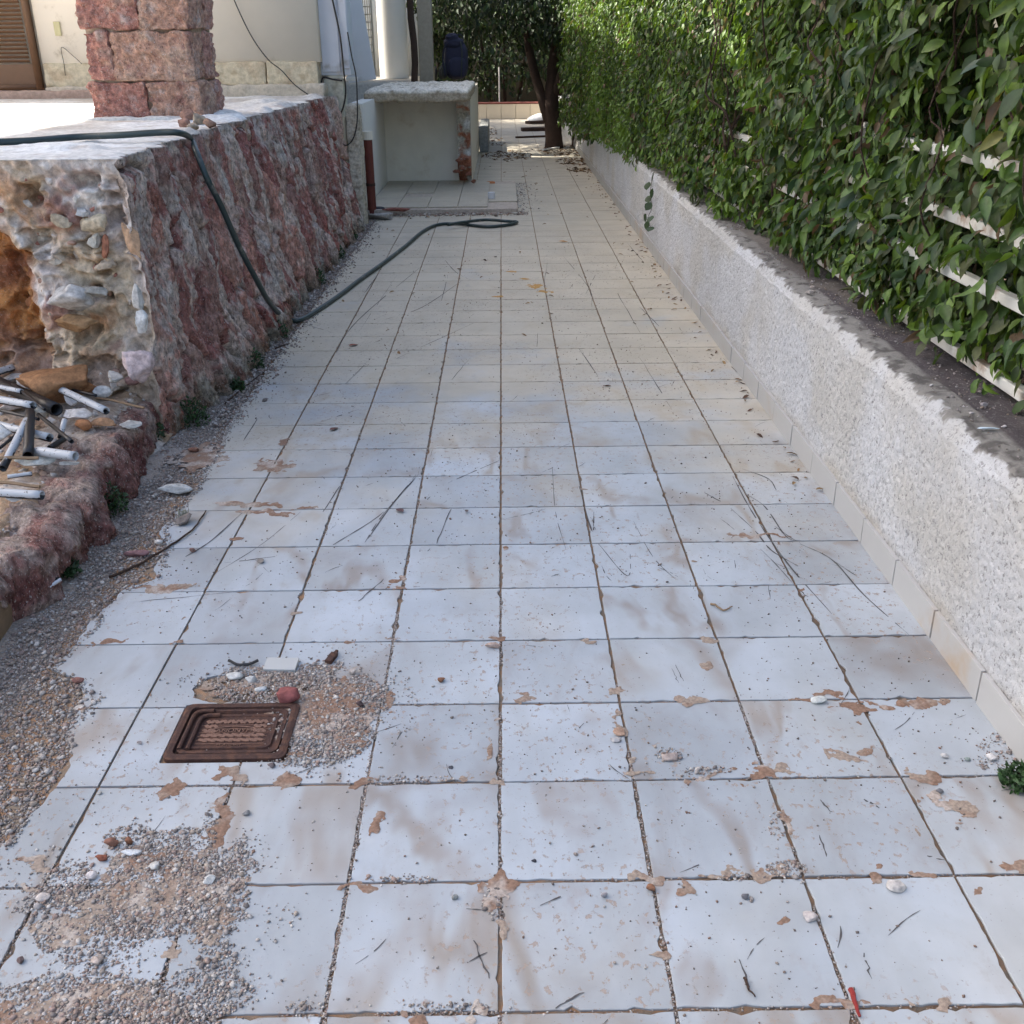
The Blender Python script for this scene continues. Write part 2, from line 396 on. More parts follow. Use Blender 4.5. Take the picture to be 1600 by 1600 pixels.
# ragged left border of the paving, measured on the ground
EDGE = np.array([G(*p)[:2] for p in [(0, 1330), (60, 1262), (88, 1235), (118, 1180), (100, 1150), (136, 1100), (128, 1062), (78, 1045), (118, 1005), (150, 965), (185, 925), (240, 905), (262, 850), (250, 830), (285, 790), (318, 740), (345, 700), (352, 672), (385, 610)]])
EDGE = EDGE[np.argsort(EDGE[:, 1])]
def edge_x(Y): return np.interp(Y, EDGE[:, 1], EDGE[:, 0], left=-1.45, right=-1.45)
mh = [G(252, 1190), G(443, 1184), G(466, 1104), G(300, 1104)]
MHX0, MHX1 = (mh[0][0]+mh[3][0])/2, (mh[1][0]+mh[2][0])/2; MHY0, MHY1 = (mh[0][1]+mh[1][1])/2, (mh[2][1]+mh[3][1])/2
def pave_field(X, Y):
    e = X-edge_x(Y)+.018*fbm(P3(X*22, Y*22, 0), 4, 5)+.01*vn(P3(X*7, Y*7, 1), 2)
    m = np.maximum(np.maximum(MHX0-.012-X, X-MHX1-.012), np.maximum(MHY0-.012-Y, Y-MHY1-.012))
    hole = m+0*X
    # broken-out corner above the iron cover
    hx, hy = G(400, 1075)[:2]; b = np.hypot((X-hx)/.20, (Y-hy)/.075)-1+.5*fbm(P3(X*12, Y*12, 2), 3, 8)
    hole = np.minimum(hole, b*.08)
    return np.minimum(e, hole)
J = .0066
tv = []
def tile_mesh(w_, l_, th=.014, b=.0014):
    x, y = w_/2, l_/2
    V = [(-x, -y, -th), (x, -y, -th), (x, y, -th), (-x, y, -th), (-x, -y, -b), (x, -y, -b), (x, y, -b), (-x, y, -b),
         (-x+b, -y+b, 0), (x-b, -y+b, 0), (x-b, y-b, 0), (-x+b, y-b, 0)]
    F = [(0, 1, 5, 4), (1, 2, 6, 5), (2, 3, 7, 6), (3, 0, 4, 7), (4, 5, 9, 8), (5, 6, 10, 9), (6, 7, 11, 10), (7, 4, 8, 11), (8, 9, 10, 11)]
    return V, F
pav = kind(obj('tiled_path', *box(-1.36, 1.36, -1.9, 27, -.02, -.0058), MT['bed']), 'structure', 'path paved with square pale glazed tiles in grey joints')
tm = mesh('tile', *tile_mesh(T-J, T-J), MT['tile'])
def chipped(seed, amp=1.):
    g = np.random.default_rng(seed); a = (T-J)/2; n = 22; P = []
    cr = [(-a, -a), (a, -a), (a, a), (-a, a)]
    for k in range(4):
        p, q = np.array(cr[k]), np.array(cr[(k+1) % 4]); t = np.arange(n)/n
        inn = np.array([-(q-p)[1], (q-p)[0]])/np.linalg.norm(q-p); ch_ = np.abs(g.normal(0, .0007, n))
        for _ in range(g.integers(1, 4)):
            c0, wd_, dp_ = g.uniform(0, 1), g.uniform(.02, .09), g.uniform(.002, .009)*amp; ch_ = ch_+dp_*np.clip(1-((t-c0)/wd_)**2, 0, 1)*g.uniform(.6, 1.2, n)
        for i in range(n): P.append(p+(q-p)*t[i]+inn*ch_[i]+((q-p)/np.linalg.norm(q-p)*.0 if i else 0))
    P = np.array(P); m = len(P); Pi = P*(1-.0012/a)
    V = np.concatenate([np.c_[P, np.full(m, -.014)], np.c_[P, np.full(m, -.0012)], np.c_[Pi, np.zeros(m)]])
    F = []
    for i in range(m): j = (i+1) % m; F += [(i, j, m+j, m+i), (m+i, m+j, 2*m+j, 2*m+i)]
    F.append(tuple(range(2*m, 3*m))); return mesh('tile', V, F, MT['tile'])
TCH = [chipped(900+k, [.6, .8, 1.2][k % 3]) for k in range(16)]
far = []
for r_ in range(-3, 78):
    for c in range(-4, 4):
        xc, yc = (c+.5)*T, (r_+.5)*T
        if -1.4 < xc < .15 and 9.9 < yc < 12.3: continue
        if r_ > 33:
            V, F = tile_mesh(T-J, T-J); V = np.array(V)+(xc, yc, random.uniform(-.0006, .0006)); far.append((V, F)); continue
        xs = np.linspace(xc-T/2, xc+T/2, 12); X, Y = np.meshgrid(xs, xs-xc+yc)
        if pave_field(X, Y).min() < .004:
            a = T/2-J/2
            rs = field_clip(xc-a, xc+a, yc-a, yc+a, (46, 46), pave_field, 0.0, -.014)
            if rs is None: continue
            V, F = rs; V = np.array(V)-(xc, yc, 0)
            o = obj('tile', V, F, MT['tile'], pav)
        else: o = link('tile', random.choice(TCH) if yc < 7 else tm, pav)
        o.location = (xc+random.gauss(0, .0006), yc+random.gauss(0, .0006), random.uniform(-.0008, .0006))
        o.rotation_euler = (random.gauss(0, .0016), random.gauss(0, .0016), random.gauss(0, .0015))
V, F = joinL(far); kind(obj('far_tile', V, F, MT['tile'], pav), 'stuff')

# strip of dirt and sand left of the paving
nx, ny = 90, 420
X, Y = np.meshgrid(np.linspace(-2.4, -1.0, nx), np.linspace(-1.6, 9.9, ny), indexing='ij')
Z = -.016+.007*fbm(P3(X*6, Y*6, 0), 4, 3)+.012*sm(-X, 1.38, 1.6)
sandy = sm(fbm(P3(X*4, Y*4, 5), 4, 9), .0, .35)
C = mixc((.30, .265, .235), (.32, .255, .20), sandy*sm(-Y, -3.5, -1.5)*.8); C = C.reshape(-1, 3)
kind(obj('gravel_verge', P3(X, Y, Z).reshape(-1, 3), grid_faces(nx, ny), MT['mortar'], None, True, C), 'structure', 'strip of sandy dirt beside the paving')

# dried mortar and sand lying on the tiles, with ragged outlines
PATCH = [(315, 712, 52, 22), (430, 728, 30, 12), (395, 790, 60, 6), (250, 917, 62, 8), (168, 1003, 30, 6), (370, 841, 13, 5), (420, 802, 60, 4),
 (272, 1228, 26, 16), (350, 1217, 26, 14), (335, 1300, 16, 60), (215, 1345, 60, 42), (290, 1385, 100, 45), (130, 1440, 90, 38), (200, 1400, 110, 50), (330, 1450, 34, 50),
 (120, 1560, 90, 22), (60, 1590, 120, 30), (230, 1575, 60, 28), (60, 1350, 40, 8), (768, 1402, 20, 32), (775, 1450, 9, 28), (755, 1575, 22, 9), (1222, 1290, 10, 34), (1195, 1362, 55, 10), (1110, 1368, 50, 6), (1060,1385,20,5),
 (1345, 1103, 55, 9), (1425, 1100, 44, 8), (1322, 1180, 40, 9), (1345, 1168, 24, 5), (1490, 1265, 34, 14), (1470, 1245, 16, 8), (1205, 1205, 30, 8), (1110, 1210, 50, 6), (1085, 1095, 26, 6),
 (1100, 1040, 7, 9), (1180, 1205, 14, 16), (470, 1212, 26, 8), (505, 1105, 85, 66), (400, 1070, 70, 22), (540, 1160, 50, 30), (600, 1090, 10, 14), (970, 1140, 12, 20), (960, 1085, 16, 6), (730, 1218, 22, 6), (1000, 1210, 24, 7), (838, 448, 14, 5), (775, 464, 12, 2), (820, 436, 12, 2), (800, 425, 8, 2), (850, 456, 16, 2), (450, 690, 14, 8), (1190, 838, 60, 4), (1300, 1085, 40, 8),
 (1535, 1385, 20, 8), (480, 795, 20, 5), (770, 1180, 9, 25), (590, 1290, 10, 16), (545, 1378, 40, 5), (1160,1230,10,8), (1445, 1100, 40, 7),(1012,1375,18,10), (1040,1480,10,8), (1228,1440,8,12)]
pg_ = np.random.default_rng(66)
for k in range(80):
    if k % 2: gy_ = float(pg_.choice([-1, 0, 1, 2, 3, 0, 1, 0]))*T+pg_.normal(0, .012); gx_ = pg_.uniform(-1.2, 1.3)
    else: gx_ = float(pg_.choice([-3, -2, -1, 0, 1, 2, 3]))*T+pg_.normal(0, .010); gy_ = pg_.uniform(-.75, 2.2)
    PATCH.append((gx_, gy_, 0, 0))
pt = []
for (px, py, rx, ry) in PATCH:
    if rx == 0:
        a_, b_ = pg_.uniform(.006, .024), pg_.uniform(.006, .024); pt.append((px, py, a_ if abs(py/T-round(py/T)) > .1 else a_*2, b_)); continue
    c = G(px, py); a = abs(G(px+rx, py)[0]-c[0]); b = abs(G(px, py+ry)[1]-G(px, py-ry)[1])/2; pt.append((c[0], c[1], max(a, .008), max(b, .012)))
def patch_field(X, Y):
    best = np.full(X.shape, -9.)
    wx = fbm(P3(X*14, Y*14, 11), 4, 25, .6)*.05; wy_ = fbm(P3(X*14, Y*14, 17), 4, 26, .6)*.05; X0, Y0 = X, Y; X = X+wx; Y = Y+wy_
    for (x, y, a, b) in pt:
        q = 1-np.hypot((X-x)/a, (Y-y)/b); best = np.maximum(best, q)
    return best-.24+1.15*fbm(P3(X0*42, Y0*42, 0), 5, 21, .72)+.35*fbm(P3(X0*11, Y0*11, 3), 3, 4)
mp = []
done = set()
for (x, y, a, b) in pt:
    for gx in range(int(math.floor((x-a*1.5)/.2)), int(math.ceil((x+a*1.5)/.2))):
        for gy in range(int(math.floor((y-b*1.5)/.2)), int(math.ceil((y+b*1.5)/.2))):
            if (gx, gy) in done: continue
            done.add((gx, gy)); n = 44 if gy*.2 < 2 else 22
            rs = field_clip(gx*.2, gx*.2+.2, gy*.2, gy*.2+.2, (n, n), patch_field, lambda X, Y: .0006+.0016*sm(patch_field(X, Y), 0, .5)+.0012*fbm(P3(X*60, Y*60, 0), 3, 2))
            if rs: mp.append(rs)
V, F = joinL(mp)
q = fbm(P3(V[:, 0]*5, V[:, 1]*5, 0), 4, 31); C = mixc((.22, .14, .10), (.29, .235, .19), sm(q+.5*fbm(P3(V[:, 0]*40, V[:, 1]*40, 0), 3, 32), -.3, .3)); C = mixc(C, (.42, .38, .34), sm(fbm(P3(V[:, 0]*18, V[:, 1]*18, 4), 4, 33), .15, .45)*.7)
C = mixc((.42, .25, .09), (1, 1, 1), np.zeros(len(V)))*sm(V[:, 1], 3.0, 4.2)[:, None]+C*(1-sm(V[:, 1], 3.0, 4.2))[:, None]
kind(obj('dried_mortar', V, F, MT['mortar'], None, True, C), 'stuff', 'thin crusts of brown mortar and sand stuck on the tiles')

# gravel -------------------------------------------------------------
GR = np.random.default_rng(5)
PAL = np.array([(.36, .34, .32), (.26, .24, .23), (.42, .40, .38), (.18, .15, .14), (.30, .21, .17), (.50, .48, .45), (.24, .17, .15), (.11, .10, .10), (.33, .28, .23), (.28, .24, .20)])
def pebbles(pos, size, dark=None):
    N = len(pos); g = GR; sub = 1; OV = np.array([(1, 0, 0), (-1, 0, 0), (0, 1, 0), (0, -1, 0), (0, 0, 1), (0, 0, -1.)]); OF = np.array([(0, 2, 4), (2, 1, 4), (1, 3, 4), (3, 0, 4), (2, 0, 5), (1, 2, 5), (3, 1, 5), (0, 3, 5)])
    tV, tF = ico(1); out = []
    idx = g.integers(0, 6, N)
    for k in range(12):
        s_ = (idx == k % 6) & ((size < .0042) if k > 5 else (size >= .0042))
        if not s_.any(): continue
        V, F = rock((1, .8, .6), 100+k, 1, .2, 5)
        if k > 5: V, F = OV*np.array((1.15, .9, .75))+np.random.default_rng(k).uniform(-.3, .3, OV.shape), OF
        pal = PAL if dark is None else np.array(dark)
        cols = pal[g.integers(0, len(pal), s_.sum())]*g.uniform(.75, 1.2, (s_.sum(), 1)); cols = cols*.72+np.array((.30, .25, .21))*.28
        p = pos[s_].copy(); p[:, 2] += size[s_]*.35
        out.append(scatter(V, F, randrot(s_.sum(), g, .5), p, size[s_], cols))
    n = 0; Vs, Fs, Cs = [], [], []
    for V, F, C in out: Vs.append(V); Fs.append(F+n); Cs.append(C); n += len(V)
    return np.concatenate(Vs), np.concatenate(Fs), np.concatenate(Cs)
GB = [(515, 1110, 80, 66, 1.0), (400, 1070, 80, 26, 1.0), (470, 1060, 60, 20, .8), (560, 1150, 40, 30, .8), (480, 1180, 60, 16, .6), (1228, 1360, 30, 13, 1.0), (1160, 1372, 40, 6, .7), (230, 1395, 150, 62, 1.), (300, 1330, 70, 45, .8), (350, 1400, 70, 60, .9), (120, 1450, 100, 60, .7),
 (60, 1570, 190, 50, 1.), (300, 1560, 90, 40, .8), (230, 1590, 120, 30, .9), (340, 1500, 30, 60, .9), (330, 1310, 18, 60, .7), (375, 1340, 14, 40, .7), (650, 1375, 60, 7, .5), (770, 1410, 14, 22, .5), (1120, 1205, 50, 7, .6), (580, 1085, 30, 15, .5),
 (1215, 1290, 12, 22, .4), (205, 1310, 40, 20, .8), (700, 1575, 60, 8, .5), (480, 1575, 60, 14, .7), (1560, 1180, 30, 30, .25), (1045, 1180, 18, 10, .5), (640, 1218, 60, 5, .6)]
def blob_pts(n, px, py, rx, ry):
    a = GR.uniform(0, 2*math.pi, n); r = np.sqrt(GR.uniform(0, 1, n))*1.15
    q = np.array([G(px+rx*rr*math.cos(t), py+ry*rr*math.sin(t)) for t, rr in zip(a, r)]).reshape(-1, 3)
    w_ = fbm(P3(q[:, 0]*9, q[:, 1]*9, 0), 3, 77); return q[(w_ > -.40+.75*(r-.7)) & (q[:, 1] > -1.2)]
pts, sz = [], []
for (px, py, rx, ry, d) in GB:
    c0 = G(px, py); area = math.pi*abs(G(px+rx, py)[0]-c0[0])*abs(G(px, py+ry)[1]-G(px, py-ry)[1])/2
    n = int(area*d*72000); q = blob_pts(n, px, py, rx, ry); pts.append(q); sz.append(np.clip(GR.lognormal(math.log(.0019), .6, len(q)), .0009, .009))
    q = blob_pts(n//9, px, py, rx*1.5, ry*1.5); pts.append(q); sz.append(np.clip(GR.lognormal(math.log(.0022), .45, len(q)), .001, .007))
# the verge
n = 150000; X = GR.uniform(-1.72, -1.12, n); Y = -1.1+GR.uniform(0, 1, n)**1.5*6.2
dd = edge_x(Y)-X+.03*fbm(P3(X*10, Y*10, 0), 3, 6)
keep = (dd > -.01-.03*GR.uniform(0, 1, n)**2) & ((fbm(P3(X*3.4, Y*3.4, 0), 3, 40) > -.33) | (GR.uniform(0, 1, n) < .3))
q = np.c_[X, Y, np.where(dd > 0, np.where(X > -1.365, -.006, -.010), 0)][keep]; pts.append(q); sz.append(np.clip(GR.lognormal(math.log(.0023), .62, len(q)), .0011, .013))
# along the wall base further back
n = 9000; Y = GR.uniform(3, 9.6, n); X = -1.42+np.abs(GR.normal(0, .07, n)); q = np.c_[X, Y, 0*X]; pts.append(q); sz.append(np.clip(GR.lognormal(math.log(.0045), .5, n), .002, .018))
# in the joints
for xj, y0, y1, n, of in [(-T, -.7, 1.2, 2600, .005), (0, -.7, 1.3, 1500, .0035), (T, -.7, 1.0, 1000, .003), (2*T, -.7, .8, 800, .003), (-2*T, -.7, .5, 500, .004), (-T*2, .3, 3, 500, .003), (-T, 1.2, 4, 500, .003), (1.325, -.5, 4, 900, .008), (-T*3, -.7, .2, 500, .006)]:
    Y = GR.uniform(y0, y1, n); X = xj+GR.normal(0, of, n); wv = fbm(P3(Y*4, 0*Y+xj*9, 0*Y), 3, 12); k_ = wv > -.15
    pts.append(np.c_[X, Y, 0*X-.003][k_]); sz.append(np.clip(GR.lognormal(math.log(.0022), .3, k_.sum()), .001, .0045))
for yj, n in [(-T, 900), (0, 900), (T, 900), (2*T, 300)]:
    X = GR.uniform(-1.3, 1.3, n); X = np.where(GR.uniform(0, 1, n) < .6, -np.abs(X), X); Y = yj+GR.normal(0, .003, n); k_ = fbm(P3(X*4, 0*X+yj*9, 0*X), 3, 13) > -.1
    pts.append(np.c_[X, Y, 0*X-.003][k_]); sz.append(np.clip(GR.lognormal(math.log(.0021), .3, k_.sum()), .001, .004))
q = np.concatenate(pts); s_ = np.concatenate(sz)
V, F, C = pebbles(q, s_)
kind(obj('gravel', V, F, MT['pebble'], None, False, C), 'stuff', 'loose grey and brown gravel strewn on the paving and its verge')
# sparse dark grit on the tiles
n = 15000; Y = -1.0+GR.uniform(0, 1, n)**1.8*9; X = GR.uniform(-1.3, 1.3, n)
k_ = fbm(P3(X*2, Y*2, 0), 3, 55) > GR.uniform(-.5, .35, n); q = np.c_[X, Y, 0*X][k_]; s_ = np.clip(GR.lognormal(math.log(.0016), .5, len(q)), .0007, .007)
V, F, C = pebbles(q, s_, [(.10, .085, .08), (.16, .12, .10), (.22, .19, .17), (.30, .27, .25), (.07, .06, .06), (.18, .10, .07), (.45, .43, .40)])
kind(obj('grit', V, F, MT['pebble'], None, False, C), 'stuff', 'dark specks of grit scattered over the tiles')

# scrape marks and needles on the tiles ---------------------------------
def ribbon(P, w0, z=.0011):
    P = np.asarray(P)[:, :2]; d = np.gradient(P, axis=0); d /= np.linalg.norm(d, axis=1)[:, None]+1e-9; nrm = np.c_[-d[:, 1], d[:, 0]]
    w_ = (w0*(.35+.65*np.sin(np.linspace(.05, math.pi-.05, len(P)))))[:, None]*(1+.5*GR.normal(0, 1, (len(P), 1)).clip(-1, 1))
    A = P+nrm*w_; B = P-nrm*w_; V = np.concatenate([np.c_[A, np.full(len(P), z)], np.c_[B, np.full(len(P), z)]]); n = len(P)
    return V, [(i, i+n, i+n+1, i+1) for i in range(n-1) if GR.uniform() > .12]
MK = [[(650, 742), (600, 800), (520, 852)], [(648, 748), (598, 805), (570, 848)], [(655, 740), (612, 790), (575, 842)], [(705, 795), (682, 850)], [(863, 730), (868, 800), (884, 858)], [(785, 812), (825, 803), (852, 796)], [(780, 720), (745, 735), (700, 755)],
 [(905, 760), (925, 830), (928, 800)], [(935, 850), (980, 900), (985, 860)], [(990, 815), (1020, 870), (1060, 910)], [(1145, 745), (1175, 800), (1230, 880), (1300, 960)], [(1160, 733), (1200, 748), (1213, 766)], [(1165, 772), (1195, 792), (1225, 835), (1240, 845)], [(1200, 815), (1235, 840), (1250, 848)],
 [(1142, 795), (1180, 830), (1205, 860), (1247, 885)], [(1250, 850), (1300, 875), (1350, 930), (1420, 992)], [(1300, 875), (1330, 895), (1338, 900)], [(1100, 770), (1130, 786)], [(1188, 858), (1215, 885), (1250, 925)], [(1245, 918), (1262, 933)], [(1125, 810), (1148, 828)],
 [(540, 745), (505, 800)], [(380, 800), (330, 845), (290, 870)], [(470, 800), (410, 850), (330, 900)], [(600, 905), (560, 940)], [(590, 430), (560, 470)], [(620, 430), (560, 520)], [(660, 415), (560, 500), (520, 560)], [(700, 430), (690, 470)], [(735, 560), (700, 600)], [(690, 400), (712, 425), (740, 440)],
 [(855, 410), (850, 450)], [(880, 400), (920, 450), (925, 480)], [(930, 430), (915, 460)], [(1000, 480), (1030, 510)], [(960, 450), (1000, 520)], [(720, 440), (660, 480), (600, 500)], [(560, 640), (500, 660)], [(470, 505), (520, 520)], [(740, 505), (620, 560)], [(405, 650), (380, 690)],
 [(1130, 560), (1180, 610)], [(1000, 560), (1050, 640)], [(740, 1470), (765, 1530)], [(868, 1575), (912, 1550)], [(1280, 1305), (1292, 1340)], [(1440, 1335), (1480, 1345)], [(1155, 1500), (1175, 1560)], [(400, 875), (420, 895)], [(220, 940), (370, 925)], [(350, 880), (430, 870)], [(1200, 455), (1215, 470)], [(905, 545), (935, 590)], [(840, 520), (838, 560)], [(580, 560), (540, 600)],
 [(1350, 1490), (1362, 1530)], [(1350, 1250), (1375, 1262)], [(1280, 1250), (1300, 1270)], [(1055, 1040), (1068, 1065)], [(1050, 1045), (1060, 1068)], [(925, 810), (930, 828)], [(1010, 400), (1060, 430)], [(1075, 440), (1045, 420)], [(980, 380), (1010, 415)]]
sc_ = []
for m_ in MK:
    P = smooth_path([G(*p) for p in m_], 7) if len(m_) > 2 else np.array([lerp(G(*m_[0]), G(*m_[1]), t)+GR.normal(0, .0015, 3) for t in np.linspace(0, 1, 8)])
    sc_.append(ribbon(P, GR.uniform(.0012, .0028)))
for k in range(150):
    x = GR.uniform(-1.2, 1.25); y = GR.uniform(-.6, 6.5); a = GR.normal(.9, .7); L = GR.uniform(.02, .13)
    P = np.array([(x+math.cos(a)*L*t+.01*math.sin(3*t+k)*L*8, y+math.sin(a)*L*t, 0) for t in np.linspace(0, 1, 7)]); sc_.append(ribbon(P, GR.uniform(.0006, .0016)))
V, F = joinL(sc_)
kind(obj('scrape_marks', V, F, m_plain('black_scrape', (.075, .07, .07), .8, .4, 60, .1, .0005)), 'stuff', 'dark scrapes and dry needles on the tiles')

# ================================================================== IRON COVER
mh_t = thing('manhole_cover', 'rusty square iron inspection cover set in the tiles beside the gravel heap', 'manhole cover', loc=((MHX0+MHX1)/2, (MHY0+MHY1)/2, .001))
HW, HL = (MHX1-MHX0)/2, (MHY1-MHY0)/2
def rrect(hw, hl, r, n=5):
    P = []
    for cx, cy, a0 in [(hw-r, hl-r, 0), (-hw+r, hl-r, 90), (-hw+r, -hl+r, 180), (hw-r, -hl+r, 270)]:
        for k in range(n+1): a = R(a0+90*k/n); P.append((cx+r*math.cos(a), cy+r*math.sin(a)))
    return P
def ring_profile(prof, r0=.03):
    """prof: list of (inset, z); loops joined, last one filled"""
    V, F = [], []; n = None
    for (ins, z) in prof:
        P = rrect(HW-ins, HL-ins, max(r0-ins*.3, .008)); n = len(P); V += [(x, y, z) for x, y in P]
    for k in range(len(prof)-1):
        for i in range(n): j = (i+1) % n; F.append((k*n+i, k*n+j, (k+1)*n+j, (k+1)*n+i))
    return V, F, n
V, F, n = ring_profile([(-.006, -.014), (-.006, .006), (.004, .009), (.014, .008), (.016, -.004)], .02)
obj('frame', V, F, MT['iron'], mh_t)
V, F, n = ring_profile([(.019, -.006), (.020, .005), (.030, .006), (.033, -.001), (.040, -.001), (.043, .004), (.050, .004), (.052, .001)], .03)
F.append(tuple(range((7)*n, 8*n))); pl = obj('cover_plate', V, F, MT['iron'], mh_t)
bp = []
for row, y in enumerate(np.linspace(HL-.075, -HL+.078, 5)):
    for i in range(15):
        x = -HW+.075+i*(2*HW-.15)/14
        if row in (1, 2) and abs(x) < .055: continue
        V, F = rbox(-.0055, .0055, -.009, .009, -.001, .0042, .0055, .0004, i, 90, .002); V = rotz(V, .6*(-1)**i+.15*row)+(x, y, 0); bp.append((V, F))
for y in np.linspace(HL-.09, -HL+.062, 6): bp.append(tuple(rbox(-HW+.06, HW-.06, y-.0012, y+.0012, 0, .003, .02, .0003, 3, 60, .0008)))
V, F = joinVF(bp); kind(obj('raised_pattern', V, F, MT['ironhi'], mh_t), 'stuff')
def text_obj(name, s, size, loc, parent, m, ext=.0012):
    cu = bpy.data.curves.new(name, 'FONT'); cu.body = s; cu.size = size; cu.extrude = ext; cu.align_x = 'CENTER'; cu.align_y = 'CENTER'
    t = bpy.data.objects.new(name, cu); COL.objects.link(t); bpy.context.view_layer.update()
    me = bpy.data.meshes.new_from_object(t.evaluated_get(bpy.context.evaluated_depsgraph_get())); bpy.data.objects.remove(t, do_unlink=True)
    me.materials.clear(); me.materials.append(m); return link(name, me, parent, loc)
ell = [(0.062*math.cos(a), .02*math.sin(a), .003) for a in np.linspace(0, 2*math.pi, 33)]
obj('oval_rim', *tube(ell, .0018, 6, False), MT['ironhi'], mh_t)
text_obj('lettering', 'ANONYM', .022, (0, 0, .0035), mh_t, MT['ironhi'])
text_obj('lettering', 'M  ATEPIAN', .012, (0, -HL+.055, .0035), mh_t, MT['ironhi'])
# two thick ribs down the left side of the cover
for k, xx in enumerate((-HW+.028, -HW+.05)):
    P = smooth_path([(xx+.05, HL-.028-.02*k, .006), (xx+.012, HL-.032-.02*k, .006), (xx, HL-.055-.02*k, .006), (xx, 0, .006), (xx, -HL+.035, .006)], 6)
    obj('rib', *tube(P, .0062, 8), MT['iron'], mh_t)

# ================================================================== LOOSE PIECES ON THE PATH
def stone_thing(name, px, py, w_px, dims_ratio, c, label, cat='stone', s=0, z=0., group=None, m=None, sub=3, rough=.16, rz=0., tilt=(0, 0)):
    p = G(px, py, z); rx = abs(G(px+w_px/2, py, z)[0]-p[0]); d = rx*np.array(dims_ratio)
    V, F = rock(d, s, sub, rough); V = euler(V, tilt[0], tilt[1], rz); V = V-(0, 0, V[:, 2].min()+.1*d[2])
    g = fbm(V/rx*2+s, 4, s); C = np.clip(np.asarray(c)*(1+.28*g[:, None]), 0, 1)
    return tag(link(name, mesh(name, V, F, m or MT['rock'], False, C), None, p), label, cat, group)
st = stone_thing
st('pale_stone', 1400, 1388, 34, (1, .75, .62), (.50, .47, .44), 'largest pale round stone on the right foreground tiles near the wall', s=3)
st('pinkish_stone', 1263, 1436, 28, (1, .7, .5), (.42, .38, .36), 'flat greyish pink stone on the joint left of the largest pale stone', s=4)
st('brown_stone', 1016, 1390, 18, (1, 1.1, .7), (.24, .12, .07), 'small brown clay lump on the joint in the middle foreground', s=5)
st('pale_stone', 1278, 1097, 26, (1, .7, .5), (.50, .52, .50), 'white stone chip on the tile joint among brown mortar smears at right', s=6)
st('pale_stone', 1548, 1187, 20, (1, .8, .7), (.56, .54, .52), 'white stone chip at far right beside the green weed', s=7)
st('pale_stone', 1475, 1183, 14, (1, .8, .6), (.50, .48, .46), 'small pale pebble left of the white chip near the skirting', s=8)
st('grey_pebble', 1511, 1188, 11, (1, .8, .6), (.22, .26, .24), 'small green-grey pebble between two pale pebbles near the skirting', s=9)
st('grey_pebble', 1468, 1239, 12, (1, .9, .7), (.15, .15, .16), 'dark grey pebble right above the brown smear at right', s=10)
st('dark_pebble', 1164, 1403, 14, (1, .9, .8), (.10, .10, .11), 'dark round pebble on the tile behind the flat pinkish stone', s=11)
st('brown_stone', 690, 1064, 14, (1, 1.2, .5), (.20, .10, .06), 'rust brown flake on the tile right of the gravel heap', s=12)
st('brown_stone', 770, 1012, 26, (1, .6, .45), (.40, .30, .25), 'pinkish crumb of mortar at a joint crossing in the middle', s=13)
st('pale_stone', 968, 1146, 22, (1, .8, .5), (.42, .28, .20), 'orange brown mortar crumb on the joint right of centre', s=14)
st('grey_pebble', 962, 1158, 20, (1, .6, .4), (.40, .38, .37), 'grey crumb just in front of the orange brown mortar crumb', s=15)
st('grey_stone', 1045, 1184, 34, (1, .6, .35), (.36, .30, .27), 'flattened crumbly clod on the tile right of centre with grit round it', s=16)
st('dark_pebble', 835, 1346, 11, (1, .5, .5), (.05, .05, .06), 'black oblong pebble in the centre foreground tile', s=17)
st('dark_pebble', 705, 1200, 9, (1, .9, .7), (.07, .07, .08), 'black pebble on the tile just behind a joint left of centre', s=18)
st('grey_pebble', 710, 1404, 12, (1, .9, .8), (.22, .23, .22), 'grey green pebble on the front tile left of centre line', s=19)
st('grey_pebble', 944, 1401, 12, (1, .9, .8), (.26, .25, .26), 'grey pebble on the front tile right of centre line', s=20)
st('grey_pebble', 385, 1272, 14, (1, .9, .6), (.22, .22, .22), 'grey pebble on the tile in front of the iron cover', s=21)
st('dark_pebble', 425, 1198, 12, (1, .8, .6), (.12, .10, .10), 'dark pebble touching the tile right in front of the iron cover', s=22)
st('grey_pebble', 219, 1162, 10, (1, .9, .7), (.30, .26, .24), 'pebble on the tile left of the iron cover', s=23)
st('pale_stone', 68, 1405, 24, (1, .8, .6), (.42, .38, .35), 'grey stone on the joint at the left foreground', s=24)
st('pale_stone', 62, 1417, 18, (1, .8, .6), (.32, .30, .29), 'darker stone touching the grey stone at the left foreground', s=25)
st('grey_stone', 34, 1503, 14, (1, .9, .8), (.17, .12, .11), 'dark reddish stone at the left foreground edge', s=26)
st('grey_stone', 152, 1505, 30, (1, .7, .5), (.38, .32, .28), 'brownish grey stone on the bare tile strip in the left foreground', s=27)
st('red_stone', 447, 1095, 44, (1, .75, .62), (.22, .075, .07), 'dark red stone at the top right corner of the iron cover', s=28, rough=.25)
st('red_stone', 160, 1345, 24, (1, .5, .5), (.22, .08, .05), 'small red brick crumb on the left foreground gravel', s=29)
st('brown_stone', 175, 1322, 24, (1, .6, .7), (.20, .10, .07), 'rust brown lump at the back of the left foreground gravel', s=30)
st('brown_stone', 203, 1320, 16, (.8, .6, 1.3), (.26, .12, .07), 'upright orange brown chip behind the white shard in the gravel', s=31)
st('white_chip', 208, 1335, 44, (1, .25, .25), (.46, .48, .49), 'long white shard lying on the left foreground gravel', 'shard', s=32)
st('pale_stone', 328, 1378, 24, (1, .7, .6), (.52, .52, .50), 'white stone at the right end of the left foreground gravel', s=33)
